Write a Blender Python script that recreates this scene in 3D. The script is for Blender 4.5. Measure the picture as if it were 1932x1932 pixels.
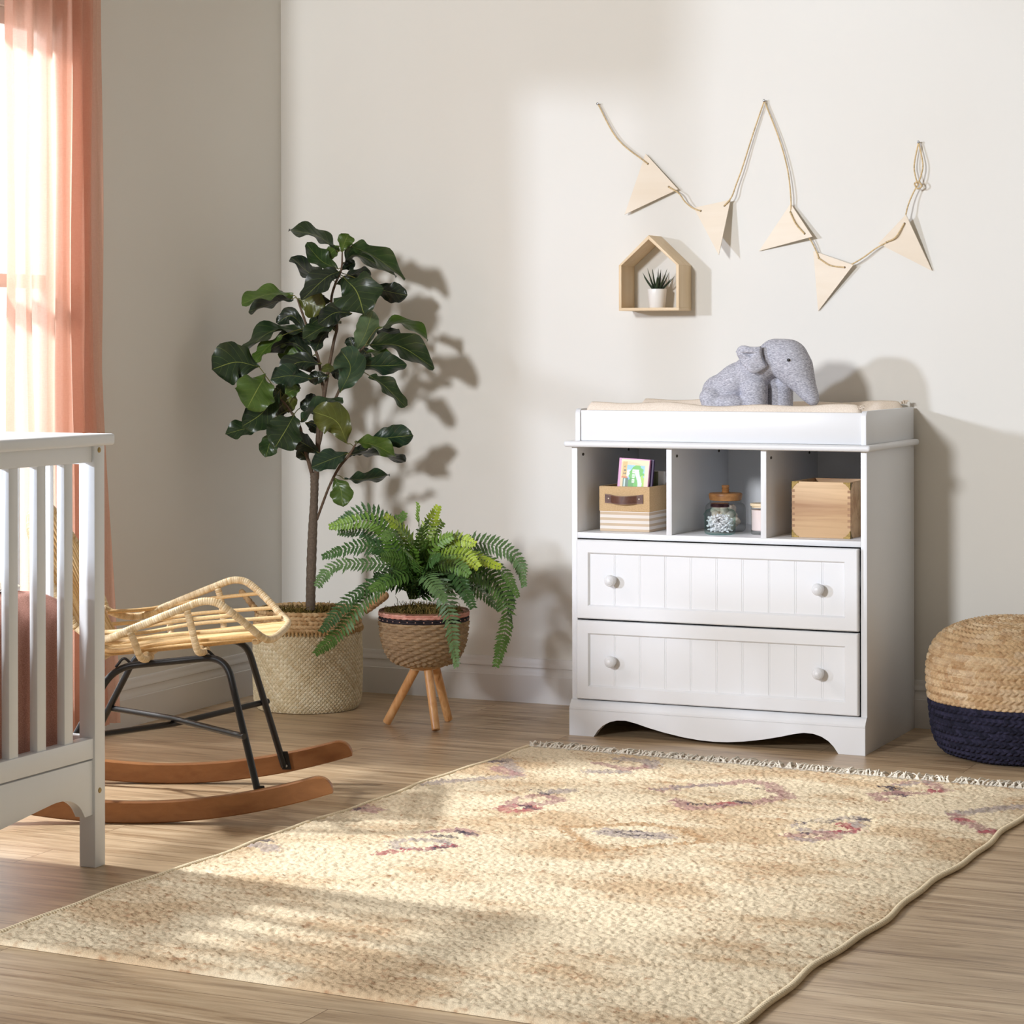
import bpy, bmesh, math, random
import numpy as np
from mathutils import Matrix, Vector

for o in list(bpy.data.objects): bpy.data.objects.remove(o)
rng = random.Random(7); nrg = np.random.default_rng(7)
scene = bpy.context.scene; COL = scene.collection

# ------------------------------------------------------------------ camera
FPX, CAM, YAW, ROLL, SV = 4530.0, np.array([2.791, -6.571, 1.157]), -.42525, -.00177, -313.5
FW = np.array([math.sin(YAW), math.cos(YAW), 0.])
_r = np.array([math.cos(YAW), -math.sin(YAW), 0.]); _u = np.array([0, 0, 1.])
RT = math.cos(ROLL)*_r + math.sin(ROLL)*_u; UP = -math.sin(ROLL)*_r + math.cos(ROLL)*_u
cam = bpy.data.cameras.new('camera'); camo = bpy.data.objects.new('camera', cam); COL.objects.link(camo)
cam.sensor_width = 36; cam.sensor_fit = 'HORIZONTAL'; cam.lens = FPX/1932*36; cam.shift_y = SV/1932
cam.clip_start = .05; cam.clip_end = 200
camo.matrix_world = Matrix(((RT[0], UP[0], -FW[0], CAM[0]), (RT[1], UP[1], -FW[1], CAM[1]), (RT[2], UP[2], -FW[2], CAM[2]), (0, 0, 0, 1)))
scene.camera = camo

# ------------------------------------------------------------------ world, sun, lamps, exposure
w = bpy.data.worlds.new('world'); scene.world = w; w.use_nodes = True
nt = w.node_tree; nt.nodes.clear()
def wn(t): return nt.nodes.new(t)
tc = wn('ShaderNodeTexCoord'); dp = wn('ShaderNodeVectorMath'); dp.operation = 'DOT_PRODUCT'; dp.inputs[1].default_value = (-.75, .66, 0)
nt.links.new(tc.outputs['Generated'], dp.inputs[0])
mr = wn('ShaderNodeMapRange'); mr.inputs[1].default_value = .55; mr.inputs[2].default_value = .8
nt.links.new(dp.outputs['Value'], mr.inputs[0])
mx = wn('ShaderNodeMix'); mx.data_type = 'RGBA'; mx.inputs[6].default_value = (.27, .252, .222, 1); mx.inputs[7].default_value = (3.0, 2.95, 2.9, 1)
nt.links.new(mr.outputs[0], mx.inputs[0])
bg = wn('ShaderNodeBackground'); nt.links.new(mx.outputs[2], bg.inputs[0]); bg.inputs[1].default_value = 1.0
wo = wn('ShaderNodeOutputWorld'); nt.links.new(bg.outputs[0], wo.inputs[0])

def lamp(kind, name, direction, energy, color, loc=(0, 0, 3), **kw):
    L = bpy.data.lights.new(name, kind); L.energy = energy; L.color = color
    for k, v in kw.items(): setattr(L, k, v)
    o = bpy.data.objects.new(name, L); COL.objects.link(o); o.location = loc
    o.rotation_euler = Vector(direction).to_track_quat('-Z', 'Y').to_euler()
    return o
_t = np.array([.64, .5, .88]); _d = np.array([.64, 1, -.145]); _d /= np.linalg.norm(_d)
lamp('SPOT', 'studio_key_lamp', _d+np.array([.035, 0, 0]), 1120, (.87, .97, 1.16), _t-9.0*_d+np.array([0, 0, .34]), shadow_soft_size=.22, spot_size=math.radians(32), spot_blend=1.0)
_d2 = np.array([.65, .13, -.75]); _d2 /= np.linalg.norm(_d2)
lamp('SPOT', 'window_lamp', _d2, 1350, (.95, .97, .98), np.array([-.45, -1.2, .3])-4.2*_d2, shadow_soft_size=.14, spot_size=math.radians(46), spot_blend=.6)
lamp('AREA', 'softbox_lamp', (.07, 1, -.20), 400, (.965, .99, 1.03), (-.92, -8.2, 2.85), shape='DISK', size=.8)

vs = scene.view_settings
vs.view_transform = 'Standard'; vs.look = 'None'; vs.gamma = 1; vs.exposure = 0.03
try: vs.use_curve_mapping = False
except Exception: pass

# ------------------------------------------------------------------ placing helpers (points on real planes of the room)
def ray(u, v): return FW + RT*(u-966)/FPX + UP*(966+SV-v)/FPX
def at(u, v, ax, val):
    k = 'xyz'.index(ax); r = ray(u, v); return CAM + r*((val-CAM[k])/r[k])
def dep(u, v, d): return CAM + ray(u, v)*d

# ------------------------------------------------------------------ materials
def lin(c):
    c = c/255.; return c/12.92 if c <= .04045 else ((c+.055)/1.055)**2.4
def S(r, g, b): return (lin(r), lin(g), lin(b), 1)
class M:
    def __init__(s, name):
        s.m = bpy.data.materials.new(name); s.m.use_nodes = True; s.t = s.m.node_tree
        s.b = s.t.nodes['Principled BSDF']
    def n(s, t, **kw):
        n = s.t.nodes.new(t)
        for k, v in kw.items(): setattr(n, k, v)
        return n
    def L(s, a, b): s.t.links.new(a, b)
    def set(s, **kw):
        for k, v in kw.items(): s.b.inputs[k.replace('_', ' ')].default_value = v
        return s
    def coord(s, kind='Object', scale=(1, 1, 1), rot=(0, 0, 0)):
        t = s.n('ShaderNodeTexCoord'); m = s.n('ShaderNodeMapping')
        m.inputs['Scale'].default_value = scale; m.inputs['Rotation'].default_value = rot
        s.L(t.outputs[kind], m.inputs[0]); return m.outputs[0]
    def noise(s, vec, scale, detail=3, rough=.5, dist=0):
        n = s.n('ShaderNodeTexNoise'); n.inputs['Scale'].default_value = scale; n.inputs['Detail'].default_value = detail
        n.inputs['Roughness'].default_value = rough; n.inputs['Distortion'].default_value = dist
        s.L(vec, n.inputs['Vector']); return n.outputs[0]
    def ramp(s, fac, stops):
        r = s.n('ShaderNodeValToRGB'); e = r.color_ramp.elements
        while len(e) < len(stops): e.new(.5)
        for k, (p, c) in enumerate(stops): e[k].position = p; e[k].color = c
        s.L(fac, r.inputs[0]); return r.outputs[0]
    def mix(s, fac, a, b, mode='MIX'):
        m = s.n('ShaderNodeMix', data_type='RGBA', blend_type=mode)
        for k, x in ((0, fac), (6, a), (7, b)):
            if isinstance(x, (int, float)): m.inputs[k].default_value = x
            elif isinstance(x, tuple): m.inputs[k].default_value = x
            else: s.L(x, m.inputs[k])
        return m.outputs[2]
    def bump(s, h, strength=.3, dist=.002):
        b = s.n('ShaderNodeBump'); b.inputs['Strength'].default_value = strength; b.inputs['Distance'].default_value = dist
        s.L(h, b.inputs['Height']); s.L(b.outputs[0], s.b.inputs['Normal']); return s
    def color(s, c):
        if isinstance(c, tuple): s.b.inputs['Base Color'].default_value = c
        else: s.L(c, s.b.inputs['Base Color'])
        return s
    def attr(s, name='Col'):
        a = s.n('ShaderNodeAttribute'); a.attribute_name = name; return a.outputs[0]

def plain(name, col, rough=.5, var=.0, nscale=40, bump=0, **kw):
    m = M(name); m.set(Roughness=rough, **kw)
    v = m.coord('Object'); n = m.noise(v, nscale, 4)
    d = tuple(max(0, c*(1-var)) for c in col[:3])+(1,)
    m.color(m.ramp(n, [(.3, d), (.7, col)]))
    if bump: m.bump(n, bump, .001)
    return m.m
def wood(name, light, dark, axis='x', scale=1., rough=.45, contrast=(.35, .7)):
    m = M(name); m.set(Roughness=rough)
    sc = {'x': (2, 40, 40), 'y': (40, 2, 40), 'z': (40, 40, 2)}[axis]
    v = m.coord('Object', tuple(a*scale for a in sc)); n = m.noise(v, 1.0, 5, .6, .8)
    v2 = m.coord('Object', tuple(a*scale*.25 for a in sc)); n2 = m.noise(v2, 1.0, 2, .5, 1.5)
    c = m.ramp(n, [(contrast[0], dark), (contrast[1], light)])
    c2 = m.ramp(n2, [(.35, dark), (.6, light)])
    m.color(m.mix(.4, c, c2)); m.bump(n, .12, .001)
    return m.m
def attrmat(name, rough=.7, nscale=300, var=.25, bump=.3, spec=.3):
    m = M(name); m.set(Roughness=rough, Specular_IOR_Level=spec)
    v = m.coord('Object'); n = m.noise(v, nscale, 3)
    g = m.ramp(n, [(.3, (1-var, 1-var, 1-var, 1)), (.7, (1+var*.3,)*3+(1,))])
    m.color(m.mix(1.0, m.attr(), g, 'MULTIPLY')); m.bump(n, bump, .001)
    return m.m
def fabric(name, a, b, scale=(900, 900, 900), rough=.9, bump=.35, big=None):
    m = M(name); m.set(Roughness=rough, Specular_IOR_Level=.15)
    v = m.coord('Object', scale); n = m.noise(v, 1.0, 3, .6)
    c = m.ramp(n, [(.32, a), (.68, b)]); m.color(c); m.bump(n, bump, .0012)
    return m.m

def wall_mat():
    m = M('wall_paint'); m.set(Roughness=.75, Specular_IOR_Level=.2); v = m.coord('Object')
    n = m.noise(v, 90, 4); n2 = m.noise(v, 1.3, 2)
    m.color(m.ramp(n2, [(.3, S(227, 224, 217)), (.7, S(230, 228, 222))])); m.bump(n, .06, .001); return m.m
WALL = wall_mat()
WHITE = plain('white_lacquer', S(227, 228, 230), .38, .012, 6)
TRIM = plain('white_trim_paint', S(226, 224, 222), .4, .02, 5)
CRIBW = plain('white_crib_paint', S(232, 236, 240), .35, .012, 5)
DARKHOLE = plain('dark_hole', S(70, 64, 58), .8)

def floor_mat():
    m = M('wood_plank_floor'); m.set(Roughness=.36, Specular_IOR_Level=.5)
    t = m.n('ShaderNodeTexCoord')
    br = m.n('ShaderNodeTexBrick'); br.offset = .37; br.squash = 1
    br.inputs['Scale'].default_value = 1; br.inputs['Brick Width'].default_value = 1.22; br.inputs['Row Height'].default_value = .152
    br.inputs['Mortar Size'].default_value = .0012; br.inputs['Mortar Smooth'].default_value = .3; br.inputs['Bias'].default_value = 0
    br.inputs['Color1'].default_value = (0, 0, 0, 1); br.inputs['Color2'].default_value = (1, 1, 1, 1); br.inputs['Mortar'].default_value = (.5, .5, .5, 1)
    m.L(t.outputs['Object'], br.inputs['Vector'])
    mp = m.n('ShaderNodeMapping'); mp.inputs['Scale'].default_value = (3.2, 40, 1)
    add = m.n('ShaderNodeVectorMath', operation='ADD'); m.L(t.outputs['Object'], add.inputs[0])
    sc = m.n('ShaderNodeVectorMath', operation='SCALE'); sc.inputs['Scale'].default_value = 7.3; m.L(br.outputs['Color'], sc.inputs[0]); m.L(sc.outputs[0], add.inputs[1])
    m.L(add.outputs[0], mp.inputs[0])
    n = m.noise(mp.outputs[0], 1.0, 6, .62, .9)
    mp2 = m.n('ShaderNodeMapping'); mp2.inputs['Scale'].default_value = (.9, 8, 1); m.L(add.outputs[0], mp2.inputs[0])
    n2 = m.noise(mp2.outputs[0], 1.0, 3, .5, 2.2)
    c = m.ramp(n, [(.34, S(124, 98, 72)), (.47, S(180, 153, 121)), (.64, S(210, 187, 154))])
    c2 = m.ramp(n2, [(.36, S(146, 120, 89)), (.62, S(200, 176, 144))])
    c = m.mix(.42, c, c2)
    c = m.mix(.13, c, br.outputs['Color'], 'SOFT_LIGHT')
    c = m.mix(br.outputs['Fac'], c, S(120, 94, 68)); m.color(c); m.bump(n, .08, .001); return m.m
FLOOR = floor_mat()

# ------------------------------------------------------------------ mesh helpers
class MB:
    def __init__(s): s.V = []; s.F = []; s.C = []; s.n = 0; s.UV = None
    def add(s, V, F, col=None):
        V = np.asarray(V, float).reshape(-1, 3); s.V.append(V)
        F = np.asarray(F) if not isinstance(F, list) else F
        if isinstance(F, np.ndarray): s.F += (F+s.n).tolist()
        else: s.F += [[i+s.n for i in f] for f in F]
        if col is None: col = np.ones((len(V), 3))
        col = np.asarray(col, float)
        if col.ndim == 1: col = np.tile(col[:3], (len(V), 1))
        s.C.append(col[:, :3]); s.n += len(V); return s
def link(o, parent=None):
    COL.objects.link(o)
    if parent is not None: o.parent = parent
    return o
def base_of(p):
    while p.parent is not None: p = p.parent
    return np.array(p.location)
def part(name, mb, mat, parent=None, angle=35, col=False, label=None, origin=None, kind=None):
    V = np.concatenate(mb.V) if mb.V else np.zeros((0, 3))
    loc = None
    if parent is not None: V = V - base_of(parent)
    elif origin is not None: loc = np.array(origin); V = V - loc
    me = bpy.data.meshes.new(name); me.from_pydata(V.tolist(), [], mb.F); 
    if col:
        C4 = np.concatenate([np.concatenate(mb.C), np.ones((len(V), 1))], 1)
        a = me.color_attributes.new('Col', 'FLOAT_COLOR', 'POINT'); a.data.foreach_set('color', C4.astype(np.float32).ravel())
    if mb.UV is not None:
        uvl = me.uv_layers.new(name='UVMap'); idx = np.zeros(len(me.loops), int); me.loops.foreach_get('vertex_index', idx)
        uvl.data.foreach_set('uv', np.concatenate(mb.UV)[idx].astype(np.float32).ravel())
    me.validate(); me.update()
    if len(me.polygons):
        me.shade_smooth(); me.set_sharp_from_angle(angle=math.radians(angle))
    for m in (mat if isinstance(mat, list) else [mat]): me.materials.append(m)
    o = bpy.data.objects.new(name, me); link(o, parent)
    if loc is not None: o.location = loc
    if label: o['label'] = label
    if kind: o['kind'] = kind
    return o
def thing(name, label, cat, loc, group=None):
    o = bpy.data.objects.new(name, None); COL.objects.link(o); o.location = [float(x) for x in loc]; o.empty_display_size = .05
    o['label'] = label; o['category'] = cat
    if group: o['group'] = group
    return o
def tag(o, label, cat, group=None, kind=None):
    o['label'] = label; o['category'] = cat
    if group: o['group'] = group
    if kind: o['kind'] = kind
    return o
def struct(name, mb, mat, parent=None):
    o = part(name, mb, mat, parent)
    if parent is None: o['kind'] = 'structure'
    return o
def box(mb, x0, x1, y0, y1, z0, z1, b=.0015, seg=2, xf=None):
    bm = bmesh.new(); bmesh.ops.create_cube(bm, size=1)
    for v in bm.verts: v.co = Vector((x0+(v.co.x+.5)*(x1-x0), y0+(v.co.y+.5)*(y1-y0), z0+(v.co.z+.5)*(z1-z0)))
    if b > 0: bmesh.ops.bevel(bm, geom=list(bm.edges), offset=b, segments=seg, profile=.5, affect='EDGES')
    bm.verts.index_update(); V = np.array([v.co[:] for v in bm.verts]); F = [[v.index for v in f.verts] for f in bm.faces]; bm.free()
    if xf is not None: V = xf(V)
    mb.add(V, F); return mb
def prism(mb, poly, d0, d1, axis='y', b=0):
    """polygon given as 2D list in the two other axes, extruded along axis"""
    n = len(poly); P = np.array(poly, float)
    def mk(d):
        if axis == 'y': return np.stack([P[:, 0], np.full(n, d), P[:, 1]], 1)
        if axis == 'x': return np.stack([np.full(n, d), P[:, 0], P[:, 1]], 1)
        return np.stack([P[:, 0], P[:, 1], np.full(n, d)], 1)
    bm = bmesh.new(); A = [bm.verts.new(p) for p in mk(d0)]; B = [bm.verts.new(p) for p in mk(d1)]
    bm.faces.new(A); bm.faces.new(B[::-1])
    for i in range(n): bm.faces.new((A[i], B[i], B[(i+1) % n], A[(i+1) % n]))
    bmesh.ops.recalc_face_normals(bm, faces=bm.faces)
    if b > 0:
        E = [e for e in bm.edges if (e.verts[0] in A) == (e.verts[1] in A)]
        bmesh.ops.bevel(bm, geom=E, offset=b, segments=2, profile=.5, affect='EDGES')
    bmesh.ops.triangulate(bm, faces=[f for f in bm.faces if len(f.verts) > 4])
    bm.verts.index_update(); V = np.array([v.co[:] for v in bm.verts]); F = [[v.index for v in f.verts] for f in bm.faces]; bm.free()
    mb.add(V, F); return mb
def grid_faces(nu, nv, wrapu=False, wrapv=False):
    a = np.arange(nu if wrapu else nu-1); b = np.arange(nv if wrapv else nv-1)
    A, B = np.meshgrid(a, b, indexing='ij'); A2 = (A+1) % nu; B2 = (B+1) % nv
    return np.stack([A*nv+B, A2*nv+B, A2*nv+B2, A*nv+B2], -1).reshape(-1, 4)
def spline(P, n=60, closed=False):
    P = np.asarray(P, float); k = len(P)
    if closed: Q = np.concatenate([P[-1:], P, P[:2]])
    else: Q = np.concatenate([2*P[:1]-P[1:2], P, 2*P[-1:]-P[-2:-1]])
    segs = k if closed else k-1; out = []; t = np.linspace(0, segs, n, endpoint=not closed)
    for x in t:
        i = min(int(x), segs-1); f = x-i; p0, p1, p2, p3 = Q[i:i+4]
        out.append(.5*((2*p1)+(-p0+p2)*f+(2*p0-5*p1+4*p2-p3)*f*f+(-p0+3*p1-3*p2+p3)*f**3))
    return np.array(out)
def resample(P, step):
    P = np.asarray(P, float); d = np.linalg.norm(np.diff(P, axis=0), axis=1); s = np.concatenate([[0], np.cumsum(d)])
    n = max(2, int(s[-1]/step)+1); t = np.linspace(0, s[-1], n)
    return np.stack([np.interp(t, s, P[:, k]) for k in range(P.shape[1])], 1), t
def frames(P, closed=False):
    n = len(P); T = np.gradient(P, axis=0) if not closed else np.roll(P, -1, 0)-np.roll(P, 1, 0)
    T /= np.linalg.norm(T, axis=1)[:, None]+1e-12
    ref = np.array([0, 0, 1.]) if abs(T[0, 2]) < .9 else np.array([1., 0, 0])
    N = np.zeros_like(P); N[0] = np.cross(T[0], ref); N[0] /= np.linalg.norm(N[0])
    for i in range(1, n):
        v = N[i-1]-T[i]*(N[i-1]@T[i]); N[i] = v/(np.linalg.norm(v)+1e-12)
    return T, N, np.cross(T, N)
def tube(mb, P, r, n=8, closed=False, cap=True, col=None, flat=None):
    P = np.asarray(P, float); T, N, B = frames(P, closed); k = len(P)
    R = np.broadcast_to(np.asarray(r, float), (k,)) if np.ndim(r) < 2 else r
    a = np.linspace(0, 2*np.pi, n, endpoint=False)
    if np.ndim(R) == 1: R = R[:, None]*np.ones((1, n))
    ca, sa = np.cos(a), np.sin(a)*(1 if flat is None else flat)
    V = P[:, None]+R[..., None]*(ca[None, :, None]*N[:, None]+sa[None, :, None]*B[:, None])
    F = grid_faces(k, n, closed, True).tolist()
    if cap and not closed: F += [list(range(n))[::-1], [(k-1)*n+i for i in range(n)]]
    if col is not None and np.ndim(col) == 2 and len(col) == k: col = np.repeat(col, n, 0)
    mb.add(V.reshape(-1, 3), F, col); return mb
def wrapped(mb, P, r, pitch=.0055, step=.0011, n=10, amp=.1, ca=(.58, .41, .215), cb=(.82, .66, .43), closed=False):
    """cane wound with a narrow strip: the turns show as ridges"""
    P, s = resample(P, step); ph = s/pitch
    rr = r*(1-amp+amp*np.abs(np.sin(np.pi*ph))**.5)
    k = np.floor(ph).astype(int); h = np.modf(np.sin(k*12.9898)*43758.5453)[0] % 1
    c = np.array(ca)+(np.array(cb)-np.array(ca))*h[:, None]
    tube(mb, P, rr, n, closed, True, c); return mb
def lathe(mb, prof, n=48, c=(0, 0), closed_prof=False, col=None):
    prof = np.asarray(prof, float); a = np.linspace(0, 2*np.pi, n, endpoint=False)
    V = np.stack([c[0]+np.cos(a)[:, None]*prof[None, :, 0], c[1]+np.sin(a)[:, None]*prof[None, :, 0], np.tile(prof[None, :, 1], (n, 1))], -1)
    F = grid_faces(n, len(prof), True, closed_prof); mb.add(V.reshape(-1, 3), F, col); return mb
def ellipsoid(mb, c, r, rot=None, nu=24, nv=16):
    th = np.linspace(0, np.pi, nv); ph = np.linspace(0, 2*np.pi, nu, endpoint=False)
    V = np.stack([np.cos(ph)[:, None]*np.sin(th)[None], np.sin(ph)[:, None]*np.sin(th)[None], np.tile(np.cos(th)[None], (nu, 1))], -1).reshape(-1, 3)*np.array(r)
    if rot is not None: V = V @ np.asarray(rot).T
    mb.add(V+np.array(c), grid_faces(nu, nv, True)); return mb
def hashf(*k):
    x = 0
    for i, v in enumerate(k): x = x+np.asarray(v, float)*(12.9898+i*65.233)
    return np.modf(np.abs(np.sin(x)*43758.5453))[0]
def roty(a): c, s = math.cos(a), math.sin(a); return np.array([[c, 0, s], [0, 1, 0], [-s, 0, c]])

# ================================================================== THE ROOM
XW, YW, H = -1.30, .557, 2.62
struct('floor', box(MB(), -1.6, 3.2, -4.2, .7, -.05, 0, 0), FLOOR)
struct('wall_back', box(MB(), XW-.1, 3.2, YW, YW+.1, 0, H, 0), WALL)
WY0, WY1, WZ0, WZ1 = -.72, -2.02, .22, 2.12           # window opening in the left wall
mb = MB(); box(mb, XW-.06, XW, WY0, YW+.1, 0, H, 0); box(mb, XW-.06, XW, WY1, WY0, WZ1, H, 0)
box(mb, XW-.06, XW, WY1, WY0, 0, WZ0, 0)
struct('wall_left', mb, WALL)
struct('ceiling', box(MB(), XW-.06, 3.2, -2.02, YW+.1, H, H+.08, 0), WALL)
def baseboard(name, along, p0, p1):
    prof = [(0, 0), (.019, 0), (.019, .086), (.0165, .088), (.0165, .091), (.0125, .098), (.0105, .108), (.0105, .112), (.0135, .114), (.0135, .118), (.009, .125), (.0075, .132), (.0075, .136), (.005, .142), (0, .1435)]
    mb = MB()
    if along == 'x': prism(mb, [(YW-a, z) for a, z in prof], p0, p1, 'x')
    else: prism(mb, [(XW+a, z) for a, z in prof], p0, p1, 'y')
    struct(name, mb, TRIM)
baseboard('baseboard_back', 'x', XW, 3.2); baseboard('baseboard_left', 'y', -2.02, YW-.012)
# window in the left wall, with glazing bars
win = MB(); fy = (WY0, WY1)
for y0, y1, z0, z1 in ((WY1, WY1+.03, WZ0, WZ1), (WY0-.05, WY0, WZ0, WZ1), (WY1, WY0, WZ0, WZ0+.05), (WY1, WY0, WZ1-.05, WZ1)):
    box(win, XW-.055, XW-.02, y0, y1, z0, z1, .003)
for yb in (-1.29,): box(win, XW-.05, XW-.025, yb-.014, yb+.014, WZ0+.04, WZ1-.04, .002)
for zb in (1.345,): box(win, XW-.05, XW-.025, WY1, WY0, zb-.02, zb+.02, .002)
wo_ = struct('window_1', win, TRIM)
gm = M('window_glass'); gm.set(Roughness=0., IOR=1.0, Transmission_Weight=1.0, Base_Color=(1, 1, 1, 1), Specular_IOR_Level=0.)
gp = M('pane_glass'); gp.t.nodes.remove(gp.b); tb = gp.n('ShaderNodeBsdfTransparent'); gl = gp.n('ShaderNodeBsdfGlossy'); ms = gp.n('ShaderNodeMixShader'); ms.inputs[0].default_value = .04
gl.inputs['Roughness'].default_value = .02
gp.L(tb.outputs[0], ms.inputs[1]); gp.L(gl.outputs[0], ms.inputs[2]); gp.L(ms.outputs[0], gp.t.nodes['Material Output'].inputs[0])
part('window_pane', box(MB(), XW-.040, XW-.036, WY1+.03, WY0-.03, WZ0+.03, WZ1-.03, 0), gp.m, wo_)

# ================================================================== DRESSER (changing table)
W, D, YF = .905, .536, .022
tbl = thing('changing_table', 'white changing dresser with three open cubbies above two beadboard drawers', 'dresser', (W/2, .27, 0))
part('side_panel', box(MB(), 0, .018, YF, D, 0, .856, .001), WHITE, tbl)
mb = MB(); box(mb, W-.018, W, YF, D, 0, .856, .001); part('side_panel', mb, WHITE, tbl)
part('back_panel', box(MB(), .018, W-.018, D-.012, D-.004, .05, .856, 0), WHITE, tbl)
part('shelf_board', box(MB(), .018, W-.018, YF, D-.012, .585, .602, .001), WHITE, tbl)
part('divider', box(MB(), .3, .317, YF+.001, D-.012, .602, .856, .001), WHITE, tbl)
part('divider', box(MB(), .59, .607, YF+.001, D-.012, .602, .856, .001), WHITE, tbl)
mb = MB(); box(mb, -.017, W+.017, -.004, D+.002, .856, .8745, .008, 4); part('top_board', mb, WHITE, tbl)
# small dark holes high on the cubby walls
for xf in (.0182, .3172, .6072):
    for yy in (.066, .436):
        mb = MB(); a = np.linspace(0, 2*np.pi, 12, endpoint=False)
        mb.add(np.stack([np.full(12, xf+.0005), yy+.009*np.cos(a), .832+.0045*np.sin(a)], 1), [list(range(12))]); mb.add(np.array([[xf, yy, .832]]), [])
        prism(mb, list(zip(yy+.006*np.cos(a), .832+.0042*np.sin(a))), xf, xf+.001, 'x'); part('cam_hole', mb, DARKHOLE, tbl)
# drawers
def drawer(z0, z1):
    x0, x1, y0, t, fw = .0215, .8835, .003, .02, .037
    mb = MB()
    # picture frame ring: outer face, inner slope, recess
    def loop(ix, y): return np.array([[x0+ix, y, z0+ix], [x1-ix, y, z0+ix], [x1-ix, y, z1-ix], [x0+ix, y, z1-ix]])
    rings = [loop(0, y0+t), loop(0, y0+.003), loop(.003, y0), loop(fw, y0), loop(fw+.003, y0+.004), loop(fw+.005, y0+.0085)]
    V = np.concatenate(rings); F = []
    for k in range(len(rings)-1):
        for i in range(4): j = (i+1) % 4; F.append([k*4+i, k*4+j, (k+1)*4+j, (k+1)*4+i])
    F.append([3, 2, 1, 0]); mb.add(V, F)
    d = part('drawer', mb, WHITE, tbl, 20)
    # beadboard panel
    px0, px1, pz0, pz1 = x0+fw+.004, x1-fw-.004, z0+fw+.004, z1-fw-.004; yb = y0+.008
    xs = [(px0, yb)]; g = .1405
    while g < px1-.02:
        xs += [(g-.0016, yb), (g-.0006, yb+.0012), (g+.0006, yb+.0012), (g+.0016, yb)]
        xs += [(g+.0034, yb), (g+.0042, yb+.0008), (g+.005, yb)]; g += .0794
    xs.append((px1, yb)); n = len(xs)
    V = [(x, y, pz0) for x, y in xs]+[(x, y, pz1) for x, y in xs]
    part('beadboard_panel', MB().add(V, [[i, i+1, n+i+1, n+i] for i in range(n-1)]), WHITE, d, 15)
    for kx in (.137, .7715):
        zc = (z0+z1)/2; K = MB()
        prof = [(0, -.0225), (.004, -.0223), (.0075, -.021), (.008, -.0203), (.0085, -.0208), (.0125, -.0185), (.013, -.0177), (.0135, -.018), (.0165, -.0145), (.0175, -.011), (.0172, -.0075), (.015, -.004), (.012, -.001), (.0105, .003), (.0105, .006), (.0125, .009), (.0125, .012), (0, .012)]
        a = np.linspace(0, 2*np.pi, 32, endpoint=False); pr = np.array(prof)
        V = np.stack([kx+np.cos(a)[:, None]*pr[None, :, 0], np.tile(yb-.014+pr[None, :, 1]*1.15, (32, 1)), zc+np.sin(a)[:, None]*pr[None, :, 0]], -1)
        K.add(V.reshape(-1, 3), grid_faces(32, len(pr), True)); part('knob', K, WHITE, d, 40)
drawer(.1095, .3425); drawer(.348, .5815)
# base: moulding and plinth with the scalloped cut-out
part('base_moulding', prism(MB(), [(YF+.002, .078), (0, .078), (0, .083), (.004, .087), (.006, .092), (.011, .096), (.013, .101), (.019, .105), (YF+.002, .105)], 0, W, 'x'), WHITE, tbl)
half = [(.078, 0), (.092, .020), (.108, .035), (.128, .046), (.152, .0525), (.180, .0535), (.212, .0475), (.25, .0375), (.30, .0265), (.36, .0165), (.41, .0115), (.4525, .010)]
cur = half+[(W-x, z) for x, z in half[::-1][1:]]
poly = [(0, 0)]+cur+[(W, 0), (W, .0775), (0, .0775)]
part('base_plinth', prism(MB(), poly, 0, YF, 'y'), WHITE, tbl, 25)
# inner floor of the carcass
part('bottom_board', box(MB(), .018, W-.018, YF+.01, D-.012, .085, .1, 0), WHITE, tbl)

# changing tray on top
TZ = .8747
tray = thing('changing_tray', 'white open box tray standing on top of the changing dresser', 'changing tray', (W/2, .27, TZ))
def end_panel(x):
    poly = [(YF-.002, TZ), (YF-.002, .955), (YF+.001, .9635), (YF+.006, .968), (YF+.013, .970), (D, .970), (D, TZ)]
    return prism(MB(), poly, x, x+.015, 'x', .0008)
part('end_panel', end_panel(.0125), WHITE, tray); part('end_panel', end_panel(W-.016), WHITE, tray)
part('front_board', box(MB(), .0275, W-.016, YF+.003, YF+.018, TZ, .9655, .0025), WHITE, tray)
part('back_board', box(MB(), .0275, W-.016, D-.015, D, TZ, .968, .002), WHITE, tray)

# contoured changing pad
PADM = fabric('beige_knit', S(222, 206, 188), S(244, 232, 217), (260, 700, 700), .95, .5)
xs = np.linspace(.030, .886, 90); ss = np.linspace(0, 1, 60)
def pad_prof(s, x):
    y = .044+s*.474; lip = (.986+.004*np.sin(x*9)+.0035*np.sin(x*23+1)-.006*np.clip((x-.78)/.1, 0, 1)) ; low = .918
    d = np.abs(s-.5)*2; z = low+(lip-low)*np.clip((d-.42)/.50, 0, 1)**1.3
    z = z-.02*np.clip((d-.94)/.06, 0, 1)**2
    if np.isscalar(z): return y, z
    return y, z
V = []
for x in xs:
    e = min(1, (min(x-.030, .886-x)/.02)) ; e = max(0, e)**.5
    y, z = pad_prof(ss, x); V.append(np.stack([np.full(60, x), y, .9+(z-.9)*(.55+.45*e)], 1))
V = np.array(V); top = V.reshape(-1, 3); bot = top.copy(); bot[:, 2] = TZ+.001
mb = MB(); F = grid_faces(90, 60).tolist(); n = len(top)
mb.add(np.concatenate([top, bot]), F+[[i+n for i in f[::-1]] for f in F])
bd = [i*60 for i in range(90)]+[89*60+j for j in range(1, 60)]+[i*60+59 for i in range(88, -1, -1)]+[j for j in range(58, 0, -1)]
mb.F += [[bd[i], bd[i]+n, bd[(i+1) % len(bd)]+n, bd[(i+1) % len(bd)]] for i in range(len(bd))]
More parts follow.
